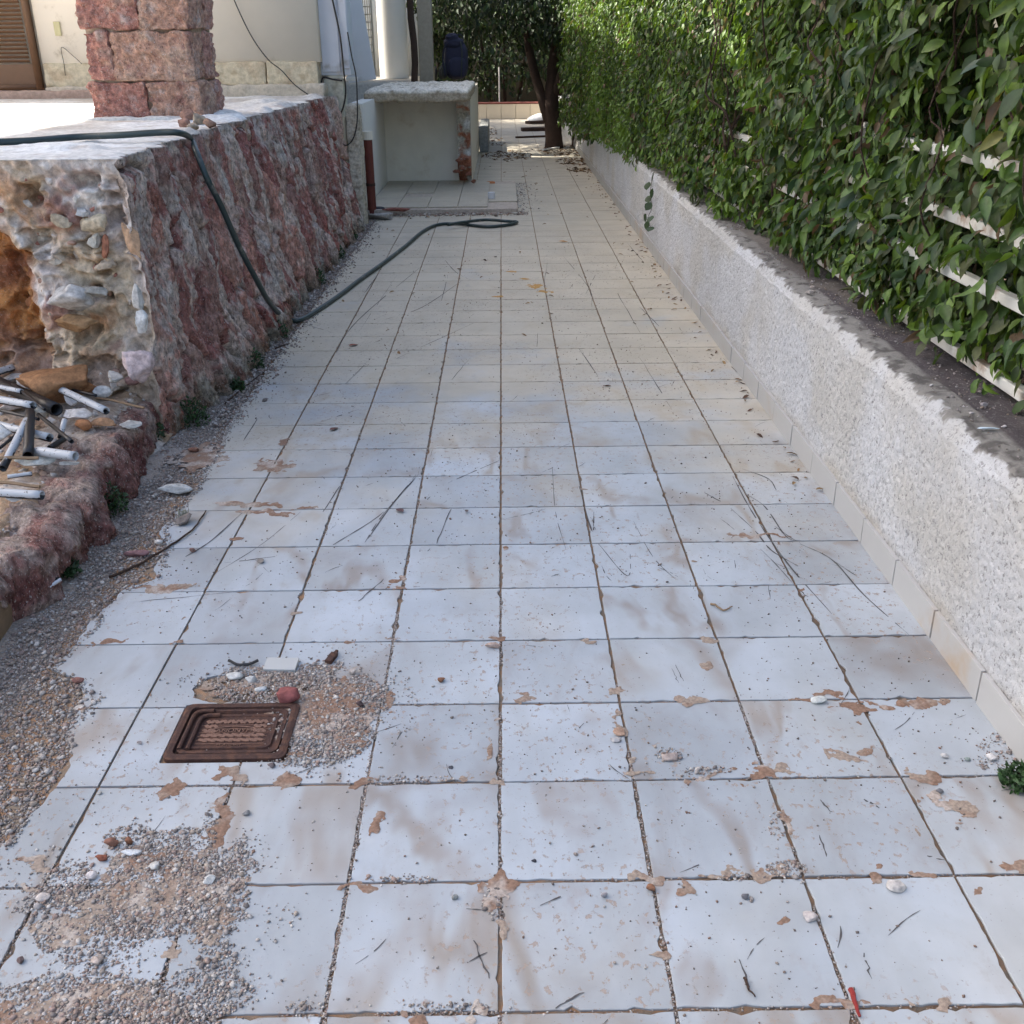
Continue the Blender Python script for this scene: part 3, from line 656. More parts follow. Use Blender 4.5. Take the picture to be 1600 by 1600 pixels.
st('pale_stone', 145, 1372, 20, (1, .8, .6), (.48, .44, .42), 'pale stone in the left foreground gravel below the red crumb', s=34)
st('pale_stone', 240, 1356, 20, (1, .8, .6), (.48, .47, .44), 'pale stone in the left foreground gravel in front of the white shard', s=35)
st('pale_stone', 365, 1060, 34, (1, .5, .3), (.46, .46, .44), 'flat pale chip on the rubble behind the iron cover', s=36)
st('pale_stone', 408, 1078, 20, (1, .8, .5), (.48, .50, .50), 'pale bluish chip directly behind the iron cover', s=37)
st('pale_stone', 395, 1065, 24, (1, .5, .5), (.50, .50, .49), 'white chip below the black strip behind the iron cover', s=38)
st('grey_stone', 551, 1053, 18, (1, .7, .6), (.38, .34, .31), 'pale brown stone at the upper right edge of the gravel heap', s=39)
st('dark_pebble', 563, 1104, 14, (1, .9, .8), (.10, .07, .07), 'dark round pebble at the right edge of the gravel heap', s=40)
st('grey_stone', 127, 1110, 24, (1, .6, .4), (.44, .40, .36), 'pale chips on the brown patch at the far left', s=41, z=-.01)
st('red_stone', 122, 1066, 20, (1, .6, .5), (.24, .12, .10), 'reddish stone wedged at the broken left edge of the tiles', s=42)
st('white_slab_stone', 272, 770, 60, (1, .42, .28), (.46, .46, .44), 'long flat whitish stone lying on gravel at the left edge of the tiles', s=43, rz=-.1)
st('crumbly_stone', 288, 818, 38, (1, .8, .42), (.20, .17, .15), 'grey mossy clod standing on a tile by the left edge', s=44, rough=.3)
st('red_stone', 215, 871, 40, (1, .5, .42), (.27, .15, .15), 'purplish red stone on the gravel beside the dry stick', s=45, z=-.01)
st('pale_stone', 248, 850, 15, (1, .8, .5), (.55, .53, .50), 'small white stone at the tile edge above the dry stick', s=46)
st('brown_stone', 302, 862, 12, (1, .8, .8), (.20, .12, .10), 'small brown pebble at the tip of the dry stick', s=47)
st('brown_stone', 172, 940, 14, (1, .8, .7), (.22, .15, .13), 'small brown stone at the left edge of the tiles', s=48, z=-.01)
st('red_stone', 305, 706, 22, (1, .6, .4), (.20, .10, .07), 'dark brown clod on the sandy orange patch', s=49)
# tufts of dry moss on the mossy clod
c0 = G(288, 812); tf = []
for k in range(26):
    a = GR.uniform(0, 6.28); r_ = GR.uniform(0, .028); b = np.array([c0[0]+r_*math.cos(a), c0[1]+r_*math.sin(a), .012]); e = b+np.array([GR.normal(0, .006), GR.normal(0, .006), GR.uniform(.015, .035)])
    tf.append(tube([b, (b+e)/2+GR.normal(0, .002, 3), e], [.0025, .002, .0008], 5))
V, F = joinL(tf); tag(obj('dry_tuft', V, F, m_plain('dry_tuft', (.30, .30, .24), .9, .3, 40)), 'pale dry tuft growing on the grey mossy clod', 'dry plant')
p = G(440, 1042); V, F = bbox(-.048, .048, -.028, .028, 0, .009, .001); V = euler(V, .10, .0, -.05)
tag(link('tile_shard', mesh('tile_shard', V, F, MT['shard']), None, p+(0, 0, .004)), 'white rectangular tile offcut lying behind the iron cover', 'tile offcut')
P = smooth_path([G(358, 1036)+(0, 0, .01), G(372, 1041)+(0, 0, .006), G(390, 1040)+(0, 0, .006), G(404, 1036)+(0, 0, .01)], 6)
tag(obj('black_strip', *tube(P, .0045, 7), MT['black']), 'curved black plastic strip behind the iron cover', 'plastic strip')
p = G(519, 1030); V, F = joinVF([rbox(-.011, .011, -.03, .022, 0, .014, .006, .002, 2, 60, .003), rbox(-.005, .005, .02, .04, .002, .010, .005, .0015, 4, 70, .002)]); V = rotz(V, -.25)
tag(link('rusty_hinge', mesh('rusty_hinge', V, F, MT['iron']), None, p), 'rusty pointed iron piece standing at the top of the gravel heap', 'scrap metal')
def stick(name, pts, r, m, label, cat, z=.006, twig=True):
    P = smooth_path([G(*p, 0)+(0, 0, z) for p in pts], 6); P += GR.normal(0, .0012, P.shape)
    return tag(obj(name, *tube(P, np.linspace(r, r*.5, len(P)), 6), m), label, cat)
stick('dry_stick', [(172, 904), (225, 880), (262, 857), (300, 830), (322, 800)], .0055, MT['bark'], 'thin dark stick across the left edge of the tiles near the red stone', 'stick')
stick('dry_stick', [(352, 632), (380, 608), (414, 582)], .0065, MT['bark'], 'thin dark stick on gravel along the foot of the stone wall', 'stick')
stick('dry_stick', [(430, 546), (452, 538)], .006, MT['bark'], 'short curved twig by the hose at the foot of the stone wall', 'stick')
stick('dry_twig', [(1330, 1548), (1342, 1590)], .006, MT['redleaf'], 'dark red strip lying on the joint at the bottom edge', 'plastic strip')
stick('dry_twig', [(1110, 945), (1130, 955), (1143, 950)], .004, MT['wood'], 'small crumpled grey twig on a tile right of centre', 'twig')
stick('dry_twig', [(1163, 1530), (1168, 1548), (1180, 1560)], .003, MT['bark'], 'short dark twig on the front tile right of the middle', 'twig')
stick('dry_twig', [(546, 385), (553, 370)], .008, MT['bark'], 'short dark stick leaning near the end of the stone wall', 'stick', .02)

# ================================================================== LEFT: STONE RETAINING WALL AND TERRACE
TZ = 1.25
WY0, WY1 = 2.86, 9.02
def wallX(Y, z):
    b = np.interp(Y, [2.8, 3.2, 3.7, 4.4, 9.1], [-1.60, -1.53, -1.46, -1.42, -1.43]); t = np.interp(Y, [2.8, 3.5, 5, 6, 9.1], [-1.60, -1.64, -1.72, -1.70, -1.66])
    return lerp(b, t, np.clip(z/TZ, 0, 1)**.9)
nY, nZ = 820, 168
Yg, Zg = np.meshgrid(np.linspace(WY0, WY1, nY), np.linspace(-.02, TZ, nZ), indexing='ij')
wy = Yg+.05*fbm(P3(Yg*2.2, Zg*1.6, 0), 3, 61)+.10*(Zg-.6)+.02*fbm(P3(Yg*9, Zg*5, 0), 3, 62); wz = Zg+.10*fbm(P3(Yg*2, Zg*2, 4), 3, 63)
cw, ch = .165, .52
gi = np.floor(wy/cw).astype(int); bestd = np.full(Yg.shape, 9.); second = np.full(Yg.shape, 9.); cid = np.zeros(Yg.shape, int)
for di in (-1, 0, 1):
    for dj in (-1, 0, 1):
        ii = gi+di; off = _h(ii, ii*0+5, ii*0, 3)*ch; jj = np.floor((wz-off)/ch).astype(int)+dj
        cx = (ii+.5+.42*(_h(ii, jj, ii*0, 1)-.5)*2)*cw; cz = off+(jj+.5+.38*(_h(ii, jj, ii*0, 2)-.5)*2)*ch
        d = np.hypot((wy-cx)/cw, (wz-cz)/ch*.9); idn = ii*100+jj
        nb = d < bestd; second = np.where(nb, bestd, np.minimum(second, d)); cid = np.where(nb, idn, cid); bestd = np.where(nb, d, bestd)
gap = second-bestd
hsh = lambda k, s: _h(k, k*0, k*0, s)
D = .065*(hsh(cid, 11)-.5)+.045*sm(gap, 0, .10)+.03*(hsh(cid, 12)-.5)*np.sin(wy*14+hsh(cid, 13)*6)-.03
D = D+.055*fbm(P3(wy*6, Zg*2.4, 0), 5, 64)+.030*(1-np.abs(fbm(P3(wy*13, wz*5, 3), 5, 65, .6))*2.6)+.011*fbm(P3(Yg*42, Zg*26, 0), 4, 66, .65)+.011*(.5-np.abs(fbm(P3(wy*30, Zg*7, 5), 4, 67, .6))*2)-.012
fadeE = sm(Yg, WY0, WY0+.05)
D = D*(.75+.25*fadeE)
WX = wallX(Yg, Zg)+D
# lean a little over the base
PALW = np.array([(.27, .105, .085), (.36, .19, .15), (.38, .26, .21), (.25, .125, .105), (.40, .31, .265), (.29, .145, .12), (.33, .22, .18), (.25, .11, .095)])
pc = PALW[(hsh(cid, 21)*7.99).astype(int)]
n1 = fbm(P3(Yg*5, Zg*2, 0), 5, 71); n2 = fbm(P3(Yg*16, Zg*7, 0), 4, 72); n3 = fbm(P3(Yg*7, Zg*3.5, 9), 4, 73)
Cw = mixc(pc, (.18, .075, .065), sm(n1, .02, .4)*.65); Cw = mixc(Cw, (.46, .40, .35), sm(n2+.4*n3, .08, .35)*.75); Cw = mixc(Cw, (.27, .20, .165), sm(-n3, .1, .4)*.45); n4 = fbm(P3(Yg*60, Zg*34, 0), 3, 74); Cw = Cw*(1+.35*n4[..., None])*1.55; Cw = mixc(Cw, (.62, .57, .52), sm(fbm(P3(wy*9, Zg*3, 6), 5, 75, .6), .16, .34)*.75); Cw = mixc(Cw, (.13, .10, .085), sm(.05-gap, 0, .05)*.6)  # last mix darkens the crevices between stones, shade painted in
Cw = mixc(Cw, (.10, .115, .06), sm(.16-Zg+.1*n2, 0, .12)*.55)                       # moss near the foot
Cw = mixc(Cw, (.46, .43, .39), sm(Zg+.05*n2, TZ-.05, TZ)*.7)                         # lime along the top
wall = thing('stone_retaining_wall', 'rough red and grey rock retaining wall under the terrace with the hose hanging over it', 'stone wall', loc=(0, 0, 0))
Fg = grid_faces(nY, nZ)[:, ::-1]; fid = cid.ravel()[Fg[:, 0]]; VW = P3(WX, Yg, Zg).reshape(-1, 3); CWf = Cw.reshape(-1, 3)
ids, cnt = np.unique(fid, return_counts=True)
small = []
for i_, c_ in zip(ids, cnt):
    f = Fg[fid == i_]
    if c_ < 150: small.append(f); continue
    u, inv = np.unique(f, return_inverse=True); obj('stone', VW[u], inv.reshape(f.shape), MT['stone'], wall, True, CWf[u])
if small:
    f = np.concatenate(small); u, inv = np.unique(f, return_inverse=True); kind(obj('stone_chips', VW[u], inv.reshape(f.shape), MT['stone'], wall, True, CWf[u]), 'stuff')
# core of the terrace (masonry behind the facing)
obj('core', *box(-9, -1.82, 3.5, 9.0, 0, TZ-.03), MT['rubble'], wall, col=np.array((.4, .33, .25)))

# broken cross-section facing the path's near end
nX, nZ2 = 330, 150
U, Zs = np.meshgrid(np.linspace(0, 1, nX), np.linspace(.0, TZ, nZ2), indexing='ij')
edgeX = np.interp(Zs[0], Zg[0], WX[0]); Xs = lerp(-4.6, edgeX[None, :], U**.75)
cavx = np.interp(Zs, [.2, .45, .75, 1.0, 1.12, 1.3], [-1.98, -2.03, -2.06, -2.18, -2.38, -2.9])           # edge of the orange soil hollow
s1 = Xs-cavx+.05*fbm(P3(Xs*6, Zs*6, 0), 4, 81)
cav = sm(-s1, -.02, .14)
Ys = WY0+.03*fbm(P3(Xs*4, Zs*4, 0), 4, 82)+.05*np.abs(fbm(P3(Xs*9, Zs*9, 0), 4, 83))
Ys = Ys+cav*(.22+.20*fbm(P3(Xs*3, Zs*3.5, 2), 4, 84)+.05*fbm(P3(Xs*12, Zs*12, 2), 4, 85))
Ys = Ys-.22*sm(.55-Zs, 0, .35)*sm(-Xs, 1.62, 1.85)
ue = sm(U, .985, 1.0)
pit = .09*sm(fbm(P3(Xs*9, Zs*12, 7), 4, 86), .12, .4)+.05*np.abs(vn(P3(Xs*20, Zs*20, 7), 87)); Ys = Ys+pit*(1-ue)*sm(TZ-Zs, .03, .1)+.02*fbm(P3(Xs*26, Zs*26, 1), 4, 88)*(1-ue)
Ys = lerp(Ys, WY0, ue); Ys = Ys+.03*sm(U, .90, 1.0)*0
m1 = fbm(P3(Xs*6, Zs*6, 0), 5, 91); m2 = fbm(P3(Xs*13, Zs*13, 3), 4, 92); m3 = fbm(P3(Xs*4, Zs*5, 8), 4, 93)
Ce = mixc((.47, .38, .27), (.46, .40, .36), sm(m1, -.2, .3)); Ce = mixc(Ce, (.66, .64, .60), sm(m2+.5*m3, .15, .42)*.8)
Ce = mixc(Ce, (.42, .24, .13), sm(-m1+.3*m2, .12, .45)*.8); Ce = mixc(Ce, (.26, .11, .09), sm(m3-.3*m2, .25, .5)*.7)
soil = mixc((.40, .185, .065), (.27, .12, .06), sm(m2, -.2, .4)); soil = mixc(soil, (.46, .27, .12), sm(m3, .1, .5)); soil = mixc(soil, (.22, .09, .05), sm(-m3, .1, .4)*.6)
Ce = mixc(Ce, soil, np.clip(cav*1.3, 0, 1)) if False else Ce*(1-np.clip(cav*1.3, 0, 1))[..., None]+soil*np.clip(cav*1.3, 0, 1)[..., None]
Ce = mixc(Ce, (.50, .47, .44), sm(Zs+.06*m2, TZ-.10, TZ-.02)*.6)
Ce = Ce*(1.12+.5*fbm(P3(Xs*40, Zs*40, 2), 4, 89)[..., None])
Ce = mixc(Ce, (.40, .33, .28), sm(.5-Zs+.1*m2, 0, .2)*.5)
obj('broken_end', P3(Xs, Ys, Zs).reshape(-1, 3), grid_faces(nX, nZ2), MT['rubble'], wall, False, Ce.reshape(-1, 3))

# terrace surface
nx, ny = 120, 820
V_, U_ = np.meshgrid(np.linspace(0, 1, ny), np.linspace(0, 1, nx))
yT = WY0+V_*(8.86-WY0)
xe = np.interp(yT, Yg[:, -1], WX[:, -1])+.003
xT = lerp(-8.9, 1, 0)+0*V_; xT = xe-(1-U_**.45)*(xe+8.9)
zT = TZ+.004+.006*fbm(P3(xT*5, yT*5, 0), 4, 95)+.004*fbm(P3(xT*30, yT*30, 0), 3, 96)+.03*sm(xT, -2.6, -1.9)*sm(fbm(P3(xT*3, yT*3, 0), 3, 97), 0, .5)
edge = np.minimum(sm(xe-xT, 0, .05), sm(V_, .0, .012)); zT = zT*edge+(TZ-.004)*(1-edge); yT = yT+(np.interp(xT, Xs[:, -1], Ys[:, -1])-WY0-.004)*(1-V_)**8
Ct = mixc((.62, .60, .56), (.50, .46, .41), sm(fbm(P3(xT*3, yT*3, 0), 5, 98), -.1, .4)); Ct = mixc(Ct, (.72, .71, .68), sm(fbm(P3(xT*2, yT*2, 5), 4, 94), .0, .3)); Ct = mixc(Ct, (.40, .31, .25), sm(fbm(P3(xT*14, yT*14, 5), 4, 90), .25, .5)*.5)
ter = kind(obj('terrace_floor', P3(xT, yT, zT).reshape(-1, 3), grid_faces(nx, ny)[:, ::-1], MT['concrete'], None, True, Ct.reshape(-1, 3)), 'structure', 'pale dusty concrete floor of the raised terrace')

# stones stuck in the broken end
def emb(px, py, wpx, ratio, c, Y=WY0, s=0, rough=.18, rz=0., mat='rock', lab=None):
    p = PY(px, py, Y); sc = np.linalg.norm(p-_O)/FPX*wpx/2; V, F = rock(sc*np.array(ratio)*1.15, s, 4, .22, 22, 3.2); V = euler(V, 0, rz, 0)+p
    g = fbm(V*14, 4, s); o = obj('stone', V, F, MT[mat], wall, False, np.clip(np.asarray(c)*(1+.3*g[:, None]), 0, 1))
    return o
for k, a in enumerate([(100, 347, 34, (1, .8, .8), (.40, .34, .25)), (128, 332, 26, (1, .8, .7), (.45, .45, .44)), (142, 350, 44, (1, .7, .75), (.46, .39, .28)), (148, 378, 30, (1, .8, .8), (.46, .44, .38)), (165, 385, 22, (.8, .7, 1.6), (.36, .16, .10)),
                       (112, 462, 84, (1, .7, .48), (.52, .50, .47)), (152, 455, 38, (1, .8, .55), (.34, .32, .28)), (118, 502, 66, (1, .8, .42), (.30, .18, .09)), (215, 470, 26, (.8, .6, 1.6), (.56, .54, .50)), (222, 505, 34, (.7, .5, 1.2), (.62, .62, .60)),
                       (215, 572, 60, (.9, .7, .9), (.50, .40, .39)), (165, 415, 30, (1, .8, .6), (.40, .33, .25)), (180, 590, 34, (1, .8, .6), (.40, .38, .35)), (88, 410, 22, (1, .8, .6), (.46, .40, .32)), (205, 375, 34, (.8, .6, 2.0), (.50, .32, .20)),
                       (12, 350, 60, (1, .8, 1.2), (.40, .19, .06)), (15, 440, 70, (1, .7, 1.3), (.36, .16, .06)), (60, 470, 30, (1, .8, 1), (.33, .15, .07))]):
    px, py, wp, rt, c = a; emb(px, py, wp, rt, c, WY0+(.02 if py < 450 else -.02)+(.30 if px < 70 else 0)-(.16 if py > 560 else 0)-(.05 if 440 < py < 560 else 0), 300+k)

eg = np.random.default_rng(808)
for k in range(110):
    iu, iz = int(eg.uniform(.45, .975)*(nX-1)), int(eg.uniform(.12, .95)*(nZ2-1))
    if cav[iu, iz] > .5 and k % 3: continue
    b_ = np.array((Xs[iu, iz], Ys[iu, iz]+.004, Zs[iu, iz])); q = eg.uniform(.008, .034)
    V, F = rock(q*np.array((1, .8, .75)), 850+k, 2, .22, 16, 3.5); V = euler(V, eg.uniform(0, 6), eg.uniform(0, 6), 0)+b_
    c = np.array([(.56, .52, .46), (.46, .37, .28), (.62, .60, .57), (.40, .26, .20), (.50, .44, .38), (.34, .16, .12)][k % 6]) if cav[iu, iz] < .5 else np.array((.34, .17, .07))
    obj('stone', V, F, MT['rock'], wall, False, c*(1+.3*fbm(V*20, 3, k))[:, None])
# hanging lumps at the corner are part of the facing; low kerb of boulders in front
kerb = thing('low_boulder_kerb', 'low kerb of rough red boulders along the left edge of the gravel', 'stone kerb')
KP = [np.array(G(*p)[:2]) for p in [(262, 672), (215, 728), (186, 775), (140, 850), (92, 905), (28, 968), (-60, 1060), (-190, 1240)]]
for k in range(len(KP)-1):
    a, b = KP[k], KP[k+1]; L = np.linalg.norm(b-a)*1.06+.02; g_ = np.random.default_rng(400+k); hh = .20+g_.uniform(-.02, .02); wd_ = .26
    V, F = rbox(0, wd_, -L/2, L/2, -.05, hh, .010, .05, 400+k, 7, .05); V = V+np.array([1, .5, .6])*(.030*fbm(V*[18, 18, 9], 5, k+60, .65)[:, None])
    V[:, 0] += .07*fbm(P3(V[:, 1]*5, V[:, 2]*3, k), 3, 5)-.02; V = V+np.array([1, .3, .8])*(.016*fbm(V*42, 4, k+80, .65)[:, None])-np.array([0, 0, 1])*.05*sm(np.abs(V[:, 1:2]), L/2-.06, L/2)*np.ones((1, 1))
    u = (a-b)/L; nrm = np.array([-abs(u[1]), -abs(u[0])*np.sign(u[0]*u[1])]); nrm /= np.linalg.norm(nrm)
    W2 = a*.5+b*.5+V[:, :1]*nrm+V[:, 1:2]*(u/np.linalg.norm(u)); V = np.c_[W2, V[:, 2]]
    g = fbm(V*7, 4, k); g2 = fbm(V*15, 4, k+50); C = mixc((.27, .135, .115), (.40, .31, .27), sm(g, -.2, .3)); C = mixc(C, (.17, .07, .065), sm(g2, .05, .35)*.8); C = mixc(C, (.50, .43, .36), sm(V[:, 2]+.09*g2, .15, .22)*.6); C = C*(1+.5*fbm(V*45, 4, k+7)[:, None])
    obj('boulder', V, F, MT['stone'], kerb, True, C)
# soil bank behind it
nx, ny = 150, 190
X, Y = np.meshgrid(-1.56-np.linspace(0, 1, nx)**1.4*4.2, np.linspace(-1.2, 3.2, ny), indexing='ij')
Z = .19+.03*fbm(P3(X*3, Y*3, 0), 4, 101)+.022*fbm(P3(X*11, Y*11, 0), 4, 102)+.012*np.abs(fbm(P3(X*28, Y*28, 0), 3, 103))+.05*sm(Y, 2.2, 2.9)-.22*sm(X, -1.72, -1.56)
g = fbm(P3(X*3, Y*3, 3), 4, 104); g2 = fbm(P3(X*12, Y*12, 3), 4, 105)
C = mixc((.36, .25, .16), (.42, .36, .31), sm(g, -.15, .3)); C = mixc(C, (.54, .50, .46), sm(g2, .15, .45)*.7); C = mixc(C, (.24, .13, .09), sm(-g2, .2, .5)*.6)
kind(obj('soil_bank', P3(X, Y, Z).reshape(-1, 3), grid_faces(nx, ny)[:, ::-1], MT['rubble'], None, True, C.reshape(-1, 3)), 'structure', 'excavated strip of sandy soil and rubble behind the boulder kerb')
def bankz(x, y): return .20
# rubble crumbs on the bank
n = 5200; X = -1.62-GR.uniform(0, 1, n)**1.3*1.5; Y = GR.uniform(.2, 3.0, n); Zb = .185+.03*fbm(P3(X*3, Y*3, 0), 4, 101)+.02*fbm(P3(X*11, Y*11, 0), 4, 102)+.05*sm(Y, 2.2, 2.9)-.15*sm(X, -1.72, -1.56)
s_ = np.clip(GR.lognormal(math.log(.007), .55, n), .003, .028)
V, F, C = pebbles(np.c_[X, Y, Zb], s_, [(.50, .46, .42), (.40, .33, .28), (.36, .22, .15), (.58, .55, .52), (.28, .17, .14), (.42, .28, .17), (.60, .58, .55)])
kind(obj('rubble_crumbs', V, F, MT['pebble'], None, False, C), 'stuff', 'small stone crumbs over the soil bank')

def bank_stone(name, px, py, wpx, ratio, c, label, s, z=.24, rz=0, cat='stone', sub=4, rough=.2):
    return stone_thing(name, px, py, wpx, ratio, c, label, cat, s, z, sub=sub, rough=rough, rz=rz)
bank_stone('orange_boulder', 95, 625, 128, (1, .6, .60), (.30, .155, .075), 'large orange clay boulder lying on the rubble at left', 201, .24, cat='boulder')
bank_stone('orange_stone', 136, 618, 34, (1, .8, .8), (.34, .16, .07), 'small orange stone beside the large orange boulder', 202, .24)
bank_stone('marble_slab', 52, 725, 78, (1, .42, .20), (.50, .50, .46), 'long pale stone slab lying in front of the white elbow pipe', 203, .22, -.08)
bank_stone('marble_slab', 108, 727, 34, (1, .5, .22), (.50, .49, .46), 'short pale slab touching the right end of the long pale slab', 204, .22)
bank_stone('grey_block', 62, 650, 34, (1, .8, .8), (.46, .44, .38), 'pale angular block between the black pipe sleeves', 205, .25)
bank_stone('pale_block', 123, 655, 46, (1, .6, .45), (.52, .50, .48), 'pale flat block right of the crossing pipes', 206, .25, -.2)
bank_stone('pale_block', 50, 607, 46, (1, .6, .5), (.52, .50, .47), 'pale block under the slanting white pipe', 207, .25, -.3)
bank_stone('pale_block', 25, 596, 40, (1, .7, .35), (.50, .47, .43), 'pale flat block at left behind the black sleeve', 208, .26, -.2)
bank_stone('orange_stone', 162, 665, 44, (1, .5, .36), (.44, .25, .14), 'flat orange and white stone right of the pipes', 209, .22)
bank_stone('orange_stone', 130, 672, 30, (1, .6, .6), (.36, .17, .08), 'rust orange stone below the pale flat block', 210, .22)
bank_stone('grey_block', 150, 600, 50, (1, .6, .4), (.30, .28, .27), 'dark grey flat stone right of the small orange stone', 211, .22)
bank_stone('pale_block', 175, 612, 26, (1, .8, .8), (.46, .42, .37), 'rounded pale stone at the end of the slanting pipe', 212, .24)
bank_stone('pale_block', 162, 622, 30, (1, .7, .7), (.58, .57, .54), 'white angular stone beside the end of the slanting pipe', 213, .24)
bank_stone('pale_block', 6, 690, 46, (1, .7, .7), (.52, .51, .49), 'white block at the left edge beside the upright pipe', 214, .25)
bank_stone('pale_block', 83, 665, 26, (1, .7, .6), (.50, .47, .44), 'small pale stone between the two black sleeves', 215, .24)
bank_stone('grey_block', 25, 640, 52, (1, .6, .5), (.38, .33, .30), 'brownish grey stone under the white and black pipe at left', 216, .23)
bank_stone('pale_block', 112, 632, 24, (1, .9, .8), (.60, .60, .60), 'white curved lump under the slanting white pipe', 217, .25)
bank_stone('pale_block', 205, 668, 36, (1, .6, .4), (.50, .48, .44), 'flat pale stone near the kerb boulders', 218, .21)
bank_stone('pale_block', 24, 782, 40, (1, .5, .3), (.48, .45, .42), 'flat pale stone in front of the lowest pipe', 219, .22)
bank_stone('pale_block', 32, 570, 16, (1, .9, .8), (.50, .47, .44), 'small round pale pebble behind the big orange boulder', 220, .26)
for k in range(12):
    cn, c = [('brownish pink', (.42, .34, .30)), ('pale', (.50, .47, .43)), ('rust brown', (.36, .22, .15)), ('dark red', (.28, .16, .14))][k % 4]
    ps, x0, x1 = [('just right of the large orange boulder', 148, 168), ('in the middle of the rubble below the wall end', 172, 192), ('at the wall corner above the kerb', 198, 222)][k//4]
    x = GR.uniform(x0, x1); y = 548+(k % 4)*18+GR.uniform(-4, 4); wp = GR.uniform(14, 28)
    stone_thing('rubble_stone', x, y, wp, (1, .8, .7), c, cn+' broken stone '+ps, 'stone', 230+k, .25+(620-y)*.0005, rough=.25)
def pipe(name, ends, r, m, label, cat='pipe', z=.27, z2=None, bend=None):
    r = r*.84; a = G(*ends[0], z); b = G(*ends[1], z if z2 is None else z2); P = np.array([lerp(a, b, t) for t in np.linspace(0, 1, 7)])
    if bend is not None: P = np.concatenate([smooth_path(bend, 5), P[1:]])
    V, F = tube(P, r, 14, False)
    Vi, Fi = tube(P, r*.78, 14, False); Fi = Fi[:, ::-1]
    n = len(P)*14; ends_ = [(i, n+i, n+(i+1) % 14, (i+1) % 14) for i in range(14)]+[(n-14+(i+1) % 14, 2*n-14+(i+1) % 14, 2*n-14+i, n-14+i) for i in range(14)]
    V = np.concatenate([V, Vi]); F = [tuple(f) for f in F]+[tuple(f+n) for f in Fi]+ends_
    me = mesh(name, V, F, m, True); c = V.mean(0)
    me.transform(Matrix.Translation(-Vector(c))); return tag(link(name, me, None, c), label, cat)
pg = 'pipe'
pipe('broken_pipe', [(72, 598), (166, 642)], .019, MT['pipe'], 'long white pipe piece slanting down to the right over the rubble', z=.31)
pipe('pipe_sleeve', [(-20, 590), (88, 640)], .034, MT['black'], 'thick black pipe sleeve slanting from the left edge', z=.29)
pipe('broken_pipe', [(-15, 622), (52, 634)], .021, MT['pipe'], 'white topped black pipe piece at left under the black sleeve', z=.33)
pipe('broken_pipe', [(-20, 660), (78, 684)], .021, MT['pipe'], 'white pipe lying almost level under the upright black sleeve', z=.28)
pipe('broken_pipe', [(4, 732), (42, 657)], .018, MT['pipe'], 'thin white pipe leaning up to the right at the left edge', z=.25, z2=.33)
pipe('pipe_sleeve', [(47, 644), (44, 712)], .024, MT['black'], 'upright looking flat black sleeve crossing the level pipe', z=.34, z2=.27)
e = G(70, 706, .27); e2 = G(58, 706, .26); e3 = G(53, 714, .23)
pipe('elbow_pipe', [(74, 707), (118, 713)], .022, MT['pipe'], 'white elbow pipe spotted with black tar in front of the pile', z=.27, bend=[e3, e2, e])
pipe('broken_pipe', [(-15, 769), (66, 774)], .020, MT['pipe'], 'lowest pipe piece black above and white below at the left edge', z=.25)
pipe('broken_pipe', [(-15, 585), (20, 574)], .020, MT['pipe'], 'stub of tarred white pipe at the left edge behind the sleeve', z=.32)
pipe('broken_pipe', [(101, 656), (94, 684)], .013, MT['pipe'], 'short curved white and black pipe splinter in the pile', z=.30, z2=.25)
pipe('pipe_sleeve', [(78, 700), (100, 686)], .014, MT['black'], 'small black sleeve end behind the elbow pipe', z=.25)
pipe('pipe_splinter', [(20, 600), (70, 640)], .008, MT['black'], 'thin black pipe splinter beside the thick black sleeve', z=.33)
pipe('pipe_splinter', [(60, 648), (112, 690)], .010, MT['black'], 'black splinter sloping down between pale blocks', z=.29)
pipe('pipe_splinter', [(-5, 640), (60, 655)], .009, MT['black'], 'thin black strip under the white and black pipe at left', z=.29)
pipe('pipe_splinter', [(0, 700), (30, 676)], .008, MT['black'], 'black strip crossing under the leaning thin white pipe', z=.27)
pipe('pipe_splinter', [(100, 606), (150, 618)], .008, MT['black'], 'thin black strip behind the long slanting white pipe', z=.30)
pipe('broken_pipe', [(-10, 603), (34, 612)], .014, MT['pipe'], 'narrow tarred white pipe between the boulder and the black sleeve', z=.33)
pipe('broken_pipe', [(12, 745), (50, 740)], .010, MT['pipe'], 'narrow white splinter lying between the two brown laths', z=.24)
def lath(px0, px1, z, w_, label):
    a, b = G(*px0, z), G(*px1, z); V, F = tube([lerp(a, b, t)+(0, 0, .004*math.sin(t*5)) for t in np.linspace(0, 1, 6)], w_, 4); return tag(obj('wooden_lath', V, F, MT['wood']), label, 'wooden stick')
lath((-10, 718), (60, 714), .27, .007, 'brown lath crossing in front of the leaning white pipe')
lath((-10, 754), (62, 759), .24, .007, 'brown lath lying above the lowest pipe piece')
lath((150, 622), (225, 636), .25, .006, 'thin brown stick on the rubble near the wall foot')
p = G(12, 960); V, F = rbox(-.02, .02, -.12, .12, 0, .14, .02, .002, 8, 30, .004); tag(link('wooden_board', mesh('wooden_board', V, F, MT['wood']), None, G(6, 975)+(0, 0, -.02), (.1, .1, .1)), 'brown board standing on edge under the nearest kerb boulder', 'board')
P = [G(54, 930, .02), G(78, 916, .05), G(95, 905, .06)]
tag(obj('pale_strip', *tube(P, .006, 6), MT['cabinet']), 'pale blue-grey plastic strip under the kerb boulder', 'plastic strip')
tag(obj('bent_wire', *tube(smooth_path([G(72, 872, .09), G(60, 890, .07), G(70, 908, .05), G(92, 905, .06)], 6), .009, 7), MT['black']), 'dark ribbed cable end poking out between kerb boulders', 'cable')

